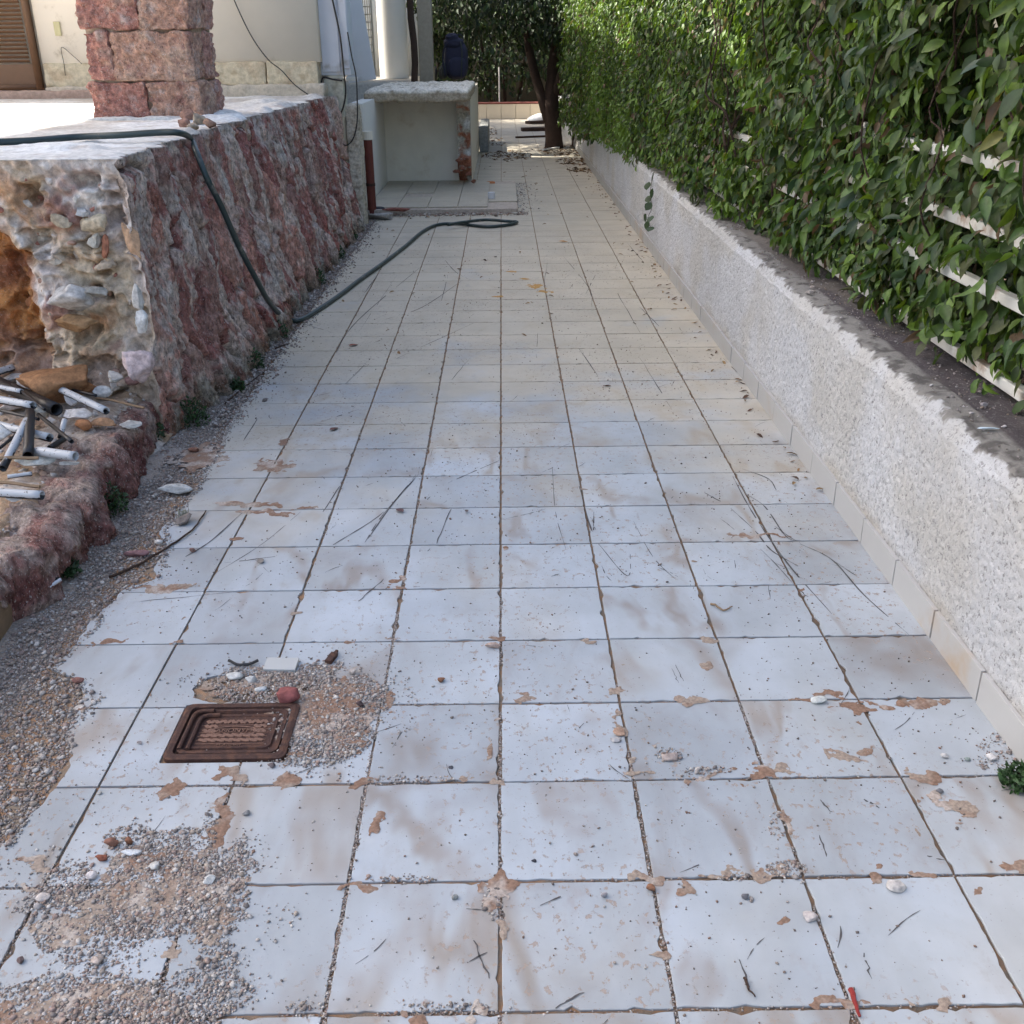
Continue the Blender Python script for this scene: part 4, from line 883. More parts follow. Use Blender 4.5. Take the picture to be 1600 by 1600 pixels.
# ================================================================== STONE PILLAR
pil = thing('stone_pillar', 'square pillar of rough pink and brown stone blocks on the terrace', 'pillar', loc=(0, 0, 0))
pA = G(147, 188, TZ); pB = G(289, 190, TZ); PX0, PX1, PYF = pA[0], -1.93, pA[1]-.02
PYB = PYF+.58
zc = TZ; rows = [(.235, .60, 0), (.295, .34, .02), (.31, .55, .01)]+[(.30, .5, .01*(k%3)) for k in range(16)]
seed = 0
for ri, (hh, spl, ins) in enumerate(rows):
    x0, x1 = PX0+ins+.01*ri*0, PX1-ins
    xm = lerp(x0, x1, ([0.52, .24, .55]+[.35, .5, .3, .6]*5)[ri]); g_ = .006
    def blk(a, b, c, d):
        global seed; seed += 1
        V, F = rbox(a, b, c, d, zc+.005, zc+hh-.005, .012, .030, seed, 8, .014); V = V+.030*fbm(V*24, 5, seed, .66)[:, None]*np.array([1, 1, .25])
        q = fbm(V*8, 4, seed); q2 = fbm(V*19, 4, seed+3); base = [(.46, .24, .185), (.42, .20, .155), (.48, .28, .20), (.39, .22, .18)][seed % 4]
        C = mixc(base, (.50, .36, .27), sm(q, 0, .4)*.7); C = mixc(C, (.22, .10, .09), sm(q2, .1, .45)*.7); C = mixc(C, (.52, .47, .44), sm(-q2, .2, .5)*.5)
        obj('stone_block', V, F, MT['block'], pil, True, C)
    ym = (PYF+PYB)/2+.05*(-1)**ri
    blk(x0, xm-g_, PYF, ym-g_); blk(xm+g_, x1, PYF, ym-g_+.04); blk(x0, xm-g_-.05, ym+g_, PYB); blk(xm+g_-.04, x1, ym+g_+.04, PYB)
    zc += hh
obj('mortar', *box(PX0+.035, PX1-.035, PYF+.035, PYB-.035, TZ-.01, zc), MT['rubble'], pil, col=np.array((.42, .33, .26)))
# white mortar collar and crumbs at its foot
V, F = rbox(PX0-.03, PX1+.06, PYF-.10, PYB, TZ-.03, TZ+.022, .02, .02, 9, 12, .015); tag(obj('mortar_collar', V, F, MT['concrete'], None, True, np.array((.64, .63, .60))), 'white lumpy mortar spread round the foot of the stone pillar', 'mortar')
for k, (px, py, wp) in enumerate([(296, 190, 26), (312, 196, 24), (328, 200, 22), (288, 200, 20), (302, 205, 18)]):
    stone_thing('broken_stone', px, py, wp, (1, .9, .8), [(.28, .16, .12), (.34, .27, .2), (.24, .15, .11)][k % 3], ['reddish broken stone touching the right foot of the pillar', 'yellowish brown crumb beside the reddish stone at the pillar foot', 'outermost dark crumb right of the pillar foot', 'dark reddish crumb between the pillar foot and the hose', 'olive brown crumb lying against the hose bend'][k], 'stone', 500+k, TZ+.0, rough=.3)

# ================================================================== HOUSE
HY = 8.9
house = thing('cream_house', 'cream plastered house wall with brown louvred door behind the terrace', 'house', loc=(-5, 12, 0))
def hp(name, V, F, m, **k):
    o = obj(name, V, F, m, **k); o.parent = house; o.matrix_parent_inverse = Matrix.Translation((5, -12, 0)); return o
xr = PY(497, 60, HY)[0]
dr = PY(70, 140, HY+.02)[0]            # right edge of the door
zw = TZ+.30
hp('wall', *joinVF([box(dr+.03, xr, HY, HY+.25, zw, 5.3), box(-9, dr-1.0, HY, HY+.25, zw, 5.3), box(dr-1.0, dr+.03, HY, HY+.25, 3.5, 5.3), box(-9, xr-.0, HY+.25, 17, 3.5, 5.3), box(xr-.28, xr-.002, HY+.252, 10.4, 0, 3.499), box(-9, -2.9, HY+.9, 17, 0, 3.49)]), MT['plaster'])
# cracked stone footing course under the plaster
x = dr+.03; k = 0
while x < xr-.05:
    w_ = min([.5, .62, .44, .55][k % 4], xr+.02-x); V, F = rbox(x+.004, x+w_-.004, HY-.02, HY+.2, TZ+.10, zw+.01, .02, .012, 40+k, 10, .015)
    q = fbm(V*9, 4, k); C = mixc((.60, .52, .37), (.50, .40, .27), sm(q, 0, .4)); C = mixc(C, (.40, .30, .18), sm(-q, .25, .45)*.6); hp('footing_stone', V, F, MT['concrete'], smooth=True, col=C); x += w_; k += 1
V, F = rbox(dr+.03, xr+.03, HY-.07, HY+.2, TZ-.02, TZ+.108, .02, .015, 60, 9, .02); hp('footing', V, F, MT['concrete'], smooth=True, col=np.array((.54, .47, .37)))
V, F = rbox(dr-1.1, dr+.55, HY-.16, HY+.2, TZ-.02, TZ+.075, .025, .015, 61, 9, .02); hp('door_step', V, F, MT['concrete'], smooth=True, col=np.array((.42, .30, .24)))
# door
zd0, zd1 = TZ+.08, 3.45; dx0, dx1 = dr-.95, dr
dd_ = hp('door', *joinVF([box(dx1-.055, dx1, HY-.03, HY+.03, zd0, zd1), box(dx0, dx0+.055, HY-.03, HY+.03, zd0, zd1), box(dx0+.055, dx1-.055, HY-.028, HY+.028, zd0, zd0+.05), box(dx0+.055, dx1-.055, HY-.028, HY+.028, zd1-.06, zd1)]), MT['shutter'])
def dpart(name, V, F, m): return obj(name, V, F, m, dd_)
zl = PY(40, 100, HY)[2]
dpart('panel', *rbox(dx0+.055, dx1-.055, HY-.012, HY+.012, zd0+.05, zl, .02, .002, 3, 30, .003), MT['shutter'])
z = zl+.01
while z < zd1-.08:
    V, F = bbox(-.39, .39, -.016, .016, -.004, .004, .0015); V = euler(np.array(V), -.75, 0, 0); obj('slat', V+np.array([(dx0+dx1)/2, HY, z+.015]), F, MT['shutter'], dd_); z += .036
# unseen roof slabs, posts and upper storey, added to keep sun off the path
rfm = MT['whitewall']
hp('added_shade_roof', *joinVF([box(-8.5, -2.3, .9, 5.0, 7.0, 7.2), box(-7.25, -2.3, 5.001, 6.2, 7.0, 7.2), box(-7.25, -3.0, 6.201, HY-.002, 7.0, 7.2), box(-8.45, -8.15, 1.0, 1.3, -.02, 6.999), box(-8.45, -8.15, 4.6, 4.9, -.02, 6.999), box(-7.25, -3.0, HY, HY+1.2, 5.302, 7.2)]), rfm)
# small wall plate and thin wire loop between door and pillar
p = PY(90, 45, HY); V, F = bbox(p[0]-.03, p[0]+.03, HY-.012, HY-.001, p[2]-.06, p[2]+.06, .003); tag(obj('wall_plate', V, F, m_plain('yellowed_plate', (.62, .55, .30), .5)), 'small yellowed plate on the cream wall beside the door', 'switch plate')
P = smooth_path([PY(a, b, HY-.03) for a, b in [(128, 100), (115, 88), (96, 74), (100, 100), (102, 118)]], 5); tag(obj('thin_wire', *tube(P, .003, 5), MT['cable']), 'thin bent wire on the wall between the door and the pillar', 'wire')
P = smooth_path([PY(a, b, HY-.05-.05*(b > 100)) for a, b in [(355, -30), (368, 5), (392, 55), (418, 92), (440, 110), (460, 132), (482, 148), (503, 160)]], 6)
tag(obj('hanging_cable', *tube(P, .0055, 6), MT['cable']), 'thin dark cable running diagonally down the cream wall', 'cable')

# ================================================================== BETWEEN TERRACE AND NICHE
cy = 9.05
def pyx(px, py, Y): return PY(px, py, Y)
a0 = pyx(548, 160, cy)[0]; a1 = pyx(568, 160, cy)[0]
V, F = rbox(-1.52, -1.395, cy, cy+.3, -.02, 1.16, .015, .022, 70, 16, .02); q = fbm(V*16, 4, 5); C = mixc((.52, .47, .38), (.30, .26, .20), sm(q, 0, .4))
tag(obj('broken_pilaster', V, F, MT['rubble'], None, True, C), 'narrow chipped concrete pilaster at the far end of the stone wall', 'pilaster')
bx0, bx1 = pyx(502, 100, cy+.05)[0], pyx(549, 100, cy+.05)[0]; zb = pyx(520, 118, cy)[2]
cab = thing('meter_cabinet', 'pale grey metal cabinet standing at the corner of the house with cables hanging from it', 'cabinet', loc=(0, 0, 0))
obj('body', *bbox(bx0, bx1, cy, cy+.28, zb, 2.9, .006), MT['cabinet'], cab)
obj('door', *bbox(bx0+.02, lerp(bx0, bx1, .66), cy-.014, cy-.001, zb+.03, 2.85, .004), MT['cabinet'], cab)
obj('side_cover', *bbox(lerp(bx0, bx1, .72), bx1-.008, cy-.020, cy-.001, zb+.06, 2.85, .004), MT['cabinet'], cab)
V, F = rbox(bx0+.02, lerp(bx0, bx1, .72), cy-.01, cy+.2, 1.05, zb-.03, .02, .008, 7, 12, .01); q = fbm(V*12, 3, 3); tag(obj('cabinet_plinth', V, F, MT['concrete'], None, True, mixc((.56, .54, .44), (.36, .32, .24), sm(q, 0, .4))), 'small plastered block under the pale grey cabinet', 'concrete block')
def cab_cable(pts, r, label, Y=cy-.05): tag(obj('looped_cable', *tube(smooth_path([PY(a, b, Y) for a, b in pts], 6), r, 6), MT['cable']), label, 'cable')
cab_cable([(515, -20), (524, 20), (532, 60), (537, 110), (540, 140), (537, 165), (528, 184), (515, 186), (506, 170), (503, 145), (504, 122), (520, 124), (535, 126)], .009, 'thick black cable falling in front of the cabinet and looping back up to its foot')
cab_cable([(543, 50), (549, 85), (556, 118), (558, 150), (558, 190), (552, 216), (540, 227), (525, 214), (512, 190)], .007, 'thinner dark cable hanging lower than the other in a wide loop beside the pilaster', cy-.07)
V, F = bbox(-.15, .15, -.012, .012, 0, .85, .003); p = G(564, 128, 1.2)
tag(link('leaning_panel', mesh('leaning_panel', V, F, MT['cabinet']), None, (PY(566, 120, 10.2)[0], 10.2, PY(566, 127, 10.2)[2]), (.05, -.13, 0)), 'pale grey panel leaning with its top tilted left beside the cabinet', 'panel')
V, F = bbox(-.06, .06, -.015, .015, 0, .035, .003); tag(link('white_board', mesh('white_board', V, F, MT['whitewall']), None, PY(550, 126, 9.6)), 'small white board end lying under the leaning panel', 'board')
# red-brown drain pipe
dp = thing('drain_pipe', 'red-brown drain pipe with a pale collar standing left of the niche', 'pipe')
pX = PY(577, 300, 9.9); obj('pipe', *tube([(pX[0]+.02, 9.9, z) for z in np.linspace(-.02, .78, 6)], .047, 14), MT['pipered'], dp)
obj('collar', *tube([(pX[0]+.02, 9.9, z) for z in (.775, .86)], .055, 14), MT['plaster_in'], dp)
obj('clamp', *tube([(pX[0]+.02, 9.9, z) for z in (.30, .33)], .051, 14), MT['iron'], dp)

# ================================================================== CONCRETE NICHE
nic = thing('concrete_niche', 'open fronted plastered concrete niche with a rough slab roof beyond the stone wall', 'niche')
def npart(name, VF, m, c=None, smooth=True): return obj(name, VF[0], VF[1], m, nic, smooth, c)
V, F = rbox(-1.62, -.375, 11.45, 14.6, 1.075, 1.205, .02, .034, 110, 14, .03); q = fbm(V*14, 4, 6)
npart('roof_slab', (V, F), MT['rubble'], mixc((.80, .73, .62), (.46, .38, .28), sm(q+.9*sm(1.185-V[:, 2], 0, .03), .1, .5)))
npart('back_wall', rbox(-1.6, -.54, 12.4, 12.55, 0, 1.115, .04, .006, 111, 5, .004), MT['plaster_in'])
npart('left_wall', rbox(-1.66, -1.50, 10.3, 12.42, 0, 1.115, .04, .006, 112, 5, .004), MT['whitewall'])
npart('side_wall', rbox(-.50, -.385, 12.42, 17.2, 0, 1.11, .04, .005, 113, 6, .006), MT['plaster_in'])
# jagged remnant of the broken right wall
nz, nn = 60, 14; zz = np.linspace(.03, 1.11, nz); fr = np.interp(zz, [0, .12, .22, .35, .5, .7, .9, 1.0, 1.11], [12.38, 12.36, 12.05, 11.95, 12.20, 12.12, 12.18, 12.02, 11.85])+.03*fbm(P3(zz*20, 0*zz, 0*zz), 3, 5)
parts = []
A, B = np.meshgrid(zz, np.linspace(-.55, -.385, nn), indexing='ij'); Fr = fr[:, None]+.05*fbm(P3(B*22, A*22, 0), 4, 6)
P = P3(B, Fr, A).reshape(-1, 3); Fc = grid_faces(nz, nn)[:, ::-1]
parts.append((P, Fc))
for xx, flip in ((-.55, 0), (-.385, 1)):
    A2, B2 = np.meshgrid(np.arange(nz), np.linspace(0, 1, 5), indexing='ij'); y0 = Fr[A2, 0 if not flip else nn-1]; P = P3(xx+0*B2, lerp(y0, 12.42, B2), zz[A2]).reshape(-1, 3); f_ = grid_faces(nz, 5); parts.append((P, f_ if flip else f_[:, ::-1]))
V, F = joinVF(parts); q = fbm(V*12, 4, 7); C = mixc((.46, .42, .35), (.36, .15, .09), sm(q+.6*sm(.45-V[:, 2], 0, .25), .0, .35)); C = mixc(C, (.58, .55, .50), sm(-q, .12, .3))
npart('broken_wall_stub', (V, F), MT['rubble'], C)
for k, (px, py, wp) in enumerate([(722, 262, 26), (718, 250, 22), (732, 272, 18), (712, 268, 20), (728, 248, 16), (740, 283, 16)]):
    p = PY(px, py, 11.9); sc = np.linalg.norm(p-_O)/FPX*wp/2; V, F = rock(sc*.62*np.array((1, .9, .6)), 600+k, 4, .35, 16, 4); obj('brick', V+p, F, MT['brick'], nic)
# grey step block beside the side wall
V, F = rbox(-.38, -.22, 17.0, 19.2, 0, .42, .05, .01, 115, 6, .02); tag(obj('grey_block', V, F, MT['concrete'], None, True, np.array((.26, .27, .26))), 'dark grey concrete block at the far end of the niche side wall', 'concrete block')
# low tiled platform in front of the niche
plat = kind(obj('niche_platform', *rbox(-1.5, .185, 9.86, 12.4, -.01, .052, .03, .008, 116, 9, .01), MT['concrete'], None, True, np.array((.44, .38, .32))), 'structure', 'low broken concrete platform in front of the niche')
for i in range(5):
    for j in range(6):
        x0, y0 = -1.48+i*T, 9.95+j*.405
        if i == 4 and j > 4: continue
        if GR.uniform() < .03: continue
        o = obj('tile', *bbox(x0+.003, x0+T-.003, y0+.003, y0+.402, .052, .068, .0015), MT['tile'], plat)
n = 1500; X = GR.uniform(-1.45, .3, n); Y = 9.82+GR.normal(0, .07, n); V, F, C = pebbles(np.c_[X, Y, 0*X], np.clip(GR.lognormal(math.log(.007), .6, n), .003, .04), [(.40, .34, .28), (.32, .17, .12), (.50, .47, .42), (.20, .15, .12)])
kind(obj('rubble_strip', V, F, MT['pebble'], None, False, C), 'stuff', 'rubble crumbs along the broken front of the platform')
n = 900; X = .18+GR.normal(0, .10, n); Y = GR.uniform(9.8, 12.6, n); V, F, C = pebbles(np.c_[X, Y, 0*X], np.clip(GR.lognormal(math.log(.006), .5, n), .003, .02), [(.45, .43, .40), (.20, .18, .17), (.55, .54, .52)])
kind(obj('rubble_strip', V, F, MT['pebble'], None, False, C), 'stuff', 'pale crumbs along the right edge of the platform')
stone_thing('red_brick_piece', 620, 330, 46, (1, .3, .2), (.24, .10, .08), 'long red brick piece at the front left of the platform', 'brick', 621, .05)
stone_thing('dark_stick_stone', 590, 327, 24, (1, .3, .25), (.05, .05, .06), 'short black pipe end at the front left of the platform', 'pipe', 622, .05)
stone_thing('orange_brick_piece', 768, 289, 24, (1, .4, .3), (.45, .17, .06), 'orange brick fragment at the right foot of the niche', 'brick', 623, .03)
stone_thing('grey_lump', 596, 343, 60, (1, .4, .25), (.36, .34, .32), 'grey rubble lump in front of the platform left corner', 'stone', 624, .0, rough=.3)
p = G(768, 310, .069); V, F = tube([(0, 0, 0), (0, .0, .07)], .042, 16); tag(link('plastic_cup', mesh('plastic_cup', V, F, MT['cabinet']), None, p), 'small pale blue cup standing on the platform in front of the niche', 'cup')

# round column, lattice, far pillar, trunk beside the house -------------------
cp = G(615, 122, 1.2); tag(obj('round_column', *tube([(cp[0], cp[1]+.2, z) for z in np.linspace(1.19, 3.3, 12)], .245, 40), MT['whitewall']), 'thick round pale column standing on the slab behind the niche roof', 'column')
lt = thing('ornate_screen', 'narrow white ornamental screen between the leaning panel and the round column', 'screen')
lx0, lx1 = PY(565, 60, 12.2)[0], PY(584, 60, 12.2)[0]; zl0 = PY(575, 117, 12.2)[2]
obj('frame', *joinVF([box(lx0, lx0+.02, 12.2, 12.23, zl0, 3.2), box(lx1-.02, lx1, 12.2, 12.23, zl0, 3.2), box(lx0+.02, lx1-.02, 12.2, 12.23, zl0, zl0+.02)]), MT['kerbtile'], lt)
z = zl0+.08; k = 0
while z < 3.2:
    obj('crossbar', *box(lx0+.02, lx1-.02, 12.205, 12.225, z, z+.014), MT['kerbtile'], lt); z += .085; k += 1
for xx in np.linspace(lx0+.035, lx1-.035, 4): obj('bar', *tube([(xx, 12.235, zl0), (xx, 12.235, 3.2)], .005, 6), MT['kerbtile'], lt)
x0, x1 = PY(653, 60, 15.5)[0], PY(675, 60, 15.5)[0]; tag(obj('beige_pillar', *bbox(x0, x1, 15.5, 15.8, 0, 3.6, .01), m_plain('beige_pillar', (.36, .31, .24), .8)), 'narrow beige pillar behind the round column', 'pillar')
x0 = PY(645, 60, 14.6)[0]; tag(obj('climbing_stem', *tube([(x0+.02*math.sin(z*5), 14.6, z) for z in np.linspace(0, 3.8, 14)], .05, 10), MT['bark']), 'dark rough stem between the round column and the beige pillar', 'stem')
tag(obj('white_back_wall', *box(-6.5, -1.35, 19.5, 19.8, 0, 3.2), MT['whitewall']), 'bright white wall far behind the cabinet and the column', 'wall')
kind(obj('upper_yard', *box(-6, -1.5, 14.6, 19.5, 0, 1.18), MT['concrete'], None, False, np.array((.5, .46, .4))), 'structure', 'raised yard floor behind the niche')

# backpack ---------------------------------------------------------------
bpz = 1.207; b0 = G(713, 125, 1.2)
bpk = thing('backpack', 'dark navy backpack standing on the niche roof slab', 'backpack', loc=(b0[0], b0[1]+.15, bpz))
def blob(c, r, e=2.6, s=0, amp=.05):
    V, F = ico(4); n = (np.abs(V)**e).sum(1)**(1/e); V = V/n[:, None]; V = V*(1+amp*fbm(V*3+s, 4, s))[:, None]; return V*np.array(r)+np.array(c), F
obj('body', *blob((0, 0, .27), (.185, .13, .27), 3.2, 1), MT['fabric'], bpk, True)
obj('front_pocket', *blob((.02, -.11, .17), (.14, .07, .15), 3, 2), MT['fabric'], bpk, True)
obj('top_lid', *blob((-.03, -.02, .52), (.155, .13, .085), 2.4, 3, .1), MT['fabric'], bpk, True)
obj('hood', *blob((-.05, -.06, .60), (.10, .09, .06), 2.2, 4, .2), MT['fabric'], bpk, True)
obj('side_pocket', *blob((-.19, -.02, .13), (.05, .08, .12), 2.6, 5), MT['fabric2'], bpk, True)
obj('strap', *tube(smooth_path([(.08, -.135, .54), (.1, -.17, .40), (.09, -.19, .2), (.08, -.16, .04)], 5), .010, 6), MT['fabric2'], bpk, True)
obj('strap', *tube(smooth_path([(-.12, -.11, .54), (-.19, -.10, .40), (-.2, -.1, .25), (-.17, -.12, .05)], 5), .012, 6), MT['fabric'], bpk, True)
obj('handle', *tube(smooth_path([(.02, 0, .58), (.05, 0, .64), (.10, 0, .62), (.12, 0, .55)], 5), .008, 6), MT['fabric'], bpk, True)
p = G(690, 124, 1.2); V, F = blob((0, 0, .09), (.05, .05, .10), 2.4, 8); tag(link('small_pouch', mesh('small_pouch', V, F, MT['fabric2'], True), None, p+(0, .1, .005)), 'small dark grey pouch leaning at the left side of the navy backpack', 'pouch')
V, F = tube([(0, 0, 0), (0, 0, .13), (0, 0, .15), (0, 0, .19)], [.022, .022, .010, .010], 12); tag(link('dark_bottle', mesh('dark_bottle', V, F, MT['black'], True), None, G(683, 124, 1.2)+(-.02, .1, .005)), 'thin dark bottle left of the small grey pouch', 'bottle')

# ================================================================== HOSE
hp_ = [G(-40, 224, TZ+.03), G(0, 222, TZ+.03), G(60, 219, TZ+.03), G(120, 214, TZ+.03), G(190, 211, TZ+.04), G(250, 207, TZ+.05), G(282, 208, TZ+.045)]
hp_ += [PX(298, 217, -1.60), PX(308, 240, -1.54), PX(324, 280, -1.49), PX(347, 325, -1.45), PX(372, 382, -1.41), PX(398, 432, -1.37), PX(422, 474, -1.36)]
hp_ += [G(445, 496, .05), G(468, 500, .022), G(500, 482, .018), G(532, 460, .018), G(562, 437, .018), G(600, 410, .018), G(635, 383, .018), G(660, 362, .018), G(684, 351, .018), G(715, 349.5, .018), G(760, 354, .018), G(795, 351, .018), G(808, 347, .02), G(790, 345.5, .035), G(760, 343.5, .04), G(725, 347, .05), G(700, 351, .05)]
tag(obj('garden_hose', *tube(smooth_path(hp_, 8), .0158, 12), MT['hose'], None, True), 'dark green hose from the terrace down the stone wall and along the tiles', 'hose')

# ================================================================== RIGHT GARDEN WALL
WXR = 1.333; gw = thing('garden_wall', 'low white roughcast wall with chipped dark top along the right of the path', 'wall')
ys = np.concatenate([np.linspace(-1.6, -.2, 60), np.linspace(-.2, 3.2, 760)[1:], np.linspace(3.2, 9, 560)[1:], np.linspace(9, 26, 260)[1:]])
NF = 110; prof = [(0.0, z) for z in np.linspace(.0, .600, NF)]+[(.002, .606), (.006, .611), (.009, .618), (.012, .626), (.016, .634), (.021, .641), (.028, .646), (.037, .649), (.05, .651)]+[(x, .652) for x in np.linspace(.065, .46, 22)]+[(.46, .4), (.46, 0)]
pr = np.array(prof); A, B = np.meshgrid(ys, np.arange(len(pr)), indexing='ij'); ox, oz = pr[B, 0], pr[B, 1]
Xw = WXR+ox+.0; front = (B < NF)
nse = fbm(P3(A*38, oz*38, 0), 4, 121); nl = fbm(P3(A*3, oz*3, 0), 3, 122)
Xw = Xw-np.where(front, .004*nse+.0055*fbm(P3(A*75, oz*75, 0), 3, 131, .6)+.004*nl-.001, 0)
band = (B >= NF) & (B < NF+12)
nb_ = fbm(P3(A*16, oz*40, ox*30), 4, 123); Xw = Xw+np.where(band, .012*nb_+.006*fbm(P3(A*5, 0*A, 0*A), 3, 124), 0); Zw = oz+np.where(B >= NF, .008*nb_*sm(B, NF, NF+3)+.008*fbm(P3(A*3, Xw*3, 0), 4, 125), 0)*(B < len(pr)-2)
edge_n = fbm(P3(A*20, (B-NF)*.3, 0), 5, 126); edge_n = edge_n+.35*fbm(P3(A*60, B*.6, 3), 3, 129); white = np.clip(sm(NF+5.5-B+4.5*edge_n, -.6, .6), 0, 1)
cW = mixc((.64, .645, .65), (.60, .585, .55), sm(nl, -.2, .4)); wl = np.asarray((.72, .66, .53)); far_ = sm(A, 3.0, 7.5)*.0
topc = mixc((.095, .08, .083), (.17, .15, .13), sm(fbm(P3(A*5, Xw*9, 0), 4, 127), 0, .4)); topc = mixc(topc, (.22, .195, .17), sm(A+.6*fbm(P3(A, Xw, 0), 2, 9), 2.6, 4.0)*.6)
cr = mixc((.30, .285, .26), (.13, .12, .11), sm(fbm(P3(A*20, B*.5, 0), 4, 128), 0, .3)); cnc = np.where((B < NF+12)[..., None], cr, topc)
Cg = cnc*(1-white)[..., None]+cW*white[..., None]; Cg = mixc(Cg, (.42, .35, .26), sm(.15-oz+.05*nl, 0, .08)*.45)
Vg = P3(Xw, A, Zw).reshape(-1, 3); Fg2 = grid_faces(len(ys), len(pr))
obj('wall_body', Vg, Fg2, MT['roughcast'], gw, True, Cg.reshape(-1, 3))
obj('skirting_mortar', *box(WXR-.0085, WXR-.001, -1.6, 24.4, -.004, .094), MT['bed'], gw)
sk = mesh('skirting_tile', *bbox(-.012, .002, -(T/2-.004), T/2-.004, -.006, .098, .001), MT['skirt'])
for k in range(-5, 78):
    yc = (k+.5)*T-.02
    if k > 72: break
    link('skirting_tile', sk, gw, (WXR-.001+random.gauss(0, .001), yc, random.gauss(0, .001)), (0, random.gauss(0, .01), 0))
# things on the wall top
stone_thing('pale_blue_chip', 1545, 671, 36, (1, .35, .15), (.55, .66, .74), 'flat pale blue chip lying on the dark wall top at right', 'chip', 701, .655, m=MT['glass'])
for k, (px, py, wp, c, lab) in enumerate([(1568, 668, 9, (.45, .42, .42), 'small round pale stone touching the blue chip on the wall top'), (1537, 635, 14, (.34, .31, .31), 'angular grey stone on the wall top behind the blue chip'), (1518, 647, 9, (.40, .37, .37), 'pale pebble left of the angular grey stone on the wall top'), (1265, 458, 14, (.42, .37, .33), 'pale brown stone on the wall top under the hedge middle'), (1270, 450, 8, (.4, .34, .3), 'tiny pebble behind the pale brown stone on the wall top'), (1455, 604, 8, (.42, .4, .4), 'small pale pebble close to the hedge leaves on the wall top')]):
    stone_thing('wall_top_stone', px, py, wp, (1, .8, .6), c, lab, 'stone', 710+k, .655)
n = 2600; Y = GR.uniform(-.2, 6, n); X = WXR+GR.uniform(.05, .36, n); k_ = fbm(P3(X*6, Y*3, 0), 3, 130) > -.05
V, F, C = pebbles(np.c_[X, Y, 0*X+.653][k_], np.clip(GR.lognormal(math.log(.0030), .5, k_.sum()), .0012, .010), [(.30, .27, .27), (.42, .40, .40), (.16, .14, .13), (.22, .17, .13)])
kind(obj('wall_top_grit', V, F, MT['pebble'], None, False, C), 'stuff', 'grit and crumbs on top of the garden wall')

# ================================================================== FENCE INSIDE THE HEDGE
FX = 1.60; fen = thing('white_rail_fence', 'white painted metal rail fence buried in the hedge on the wall', 'fence')
for z in (.690, .935, 1.115, 1.315):
    V, F = bbox(FX-.018, FX+.018, -1.5, 16, z-.018, z+.018, .003); obj('rail', V, F, MT['rail'], fen)
for y in (-.9, 1.1, 3.1, 5.05, 7.1, 9.1, 11.1, 13.1):
    V, F = bbox(FX+.019, FX+.055, y-.02, y+.02, .64, 1.35, .003); obj('post', V, F, MT['rail'], fen)

# ================================================================== LEAVES
def leaf_tmpl(wd=.52, droop=.28, fold=.16):
    st_ = [(.22, .36), (.5, .5), (.78, .34)]; V = [(0, 0, 0)]
    for t, w_ in st_:
        zc_ = -droop*t*t; V += [(-w_*wd, t, zc_+fold*w_*.9), (0, t, zc_), (w_*wd, t, zc_+fold*w_*.9)]
    V.append((0, 1, -droop)); F = [(0, 2, 1), (0, 3, 2)]
    for k in range(2):
        a = 1+3*k; F += [(a, a+1, a+4), (a, a+4, a+3), (a+1, a+2, a+5), (a+1, a+5, a+4)]
    F += [(7, 8, 10), (8, 9, 10)]; return np.array(V, float), np.array(F)
LT = [leaf_tmpl(.46, .36, .3), leaf_tmpl(.40, .6, .4), leaf_tmpl(.54, .22, .2)]
def leaf_frames(N, out, g, drop=.8, spread=.75, yaw=.55):
    """midrib hangs down and away from the face; blade looks outwards and up"""
    out = np.broadcast_to(out, (N, 3))
    d = out*.45+np.array([0, 0, -1])*drop+g.normal(0, 1, (N, 3))*np.array([.25, yaw, .35]); d /= np.linalg.norm(d, axis=1)[:, None]
    nr = out*.8+np.array([0, 0, .7])+g.normal(0, spread, (N, 3)); nr -= d*(nr*d).sum(1)[:, None]; nr /= np.linalg.norm(nr, axis=1)[:, None]
    xx = np.cross(d, nr); return np.stack([xx, d, nr], 2)
LPAL = np.array([(.042, .082, .016), (.056, .112, .018), (.032, .060, .016), (.075, .135, .020), (.046, .080, .022), (.105, .175, .024), (.066, .080, .026)])
HG = np.random.default_rng(23)
SPARSE = []
for z_, y0_, y1_ in [(.690, 5.1, 6.7), (.690, 2.65, 3.4), (.690, 1.2, 1.95), (.935, 3.6, 4.3), (.935, 1.4, 1.9), (1.115, 1.6, 1.95), (1.315, 1.7, 1.85), (.690, .35, .7)]:
    for y_ in np.arange(y0_, y1_, .045):
        c = np.array([FX-.02, y_, z_+.005]); d = c-_O; SPARSE.append((c, d/np.linalg.norm(d), .030, .024, 0))
def hedge_face(Y, z):
    b = np.interp(Y, [-2, 3, 6, 9, 12, 20], [1.52, 1.51, 1.43, 1.30, 1.16, 1.05])
    return b-.10*sm(z, .9, 1.8)*sm(Y, 4, 9)+.11*fbm(P3(Y*1.6, z*2.2, 0), 4, 140)+.10*fbm(P3(Y*4.5, z*4.5, 0), 3, 141)
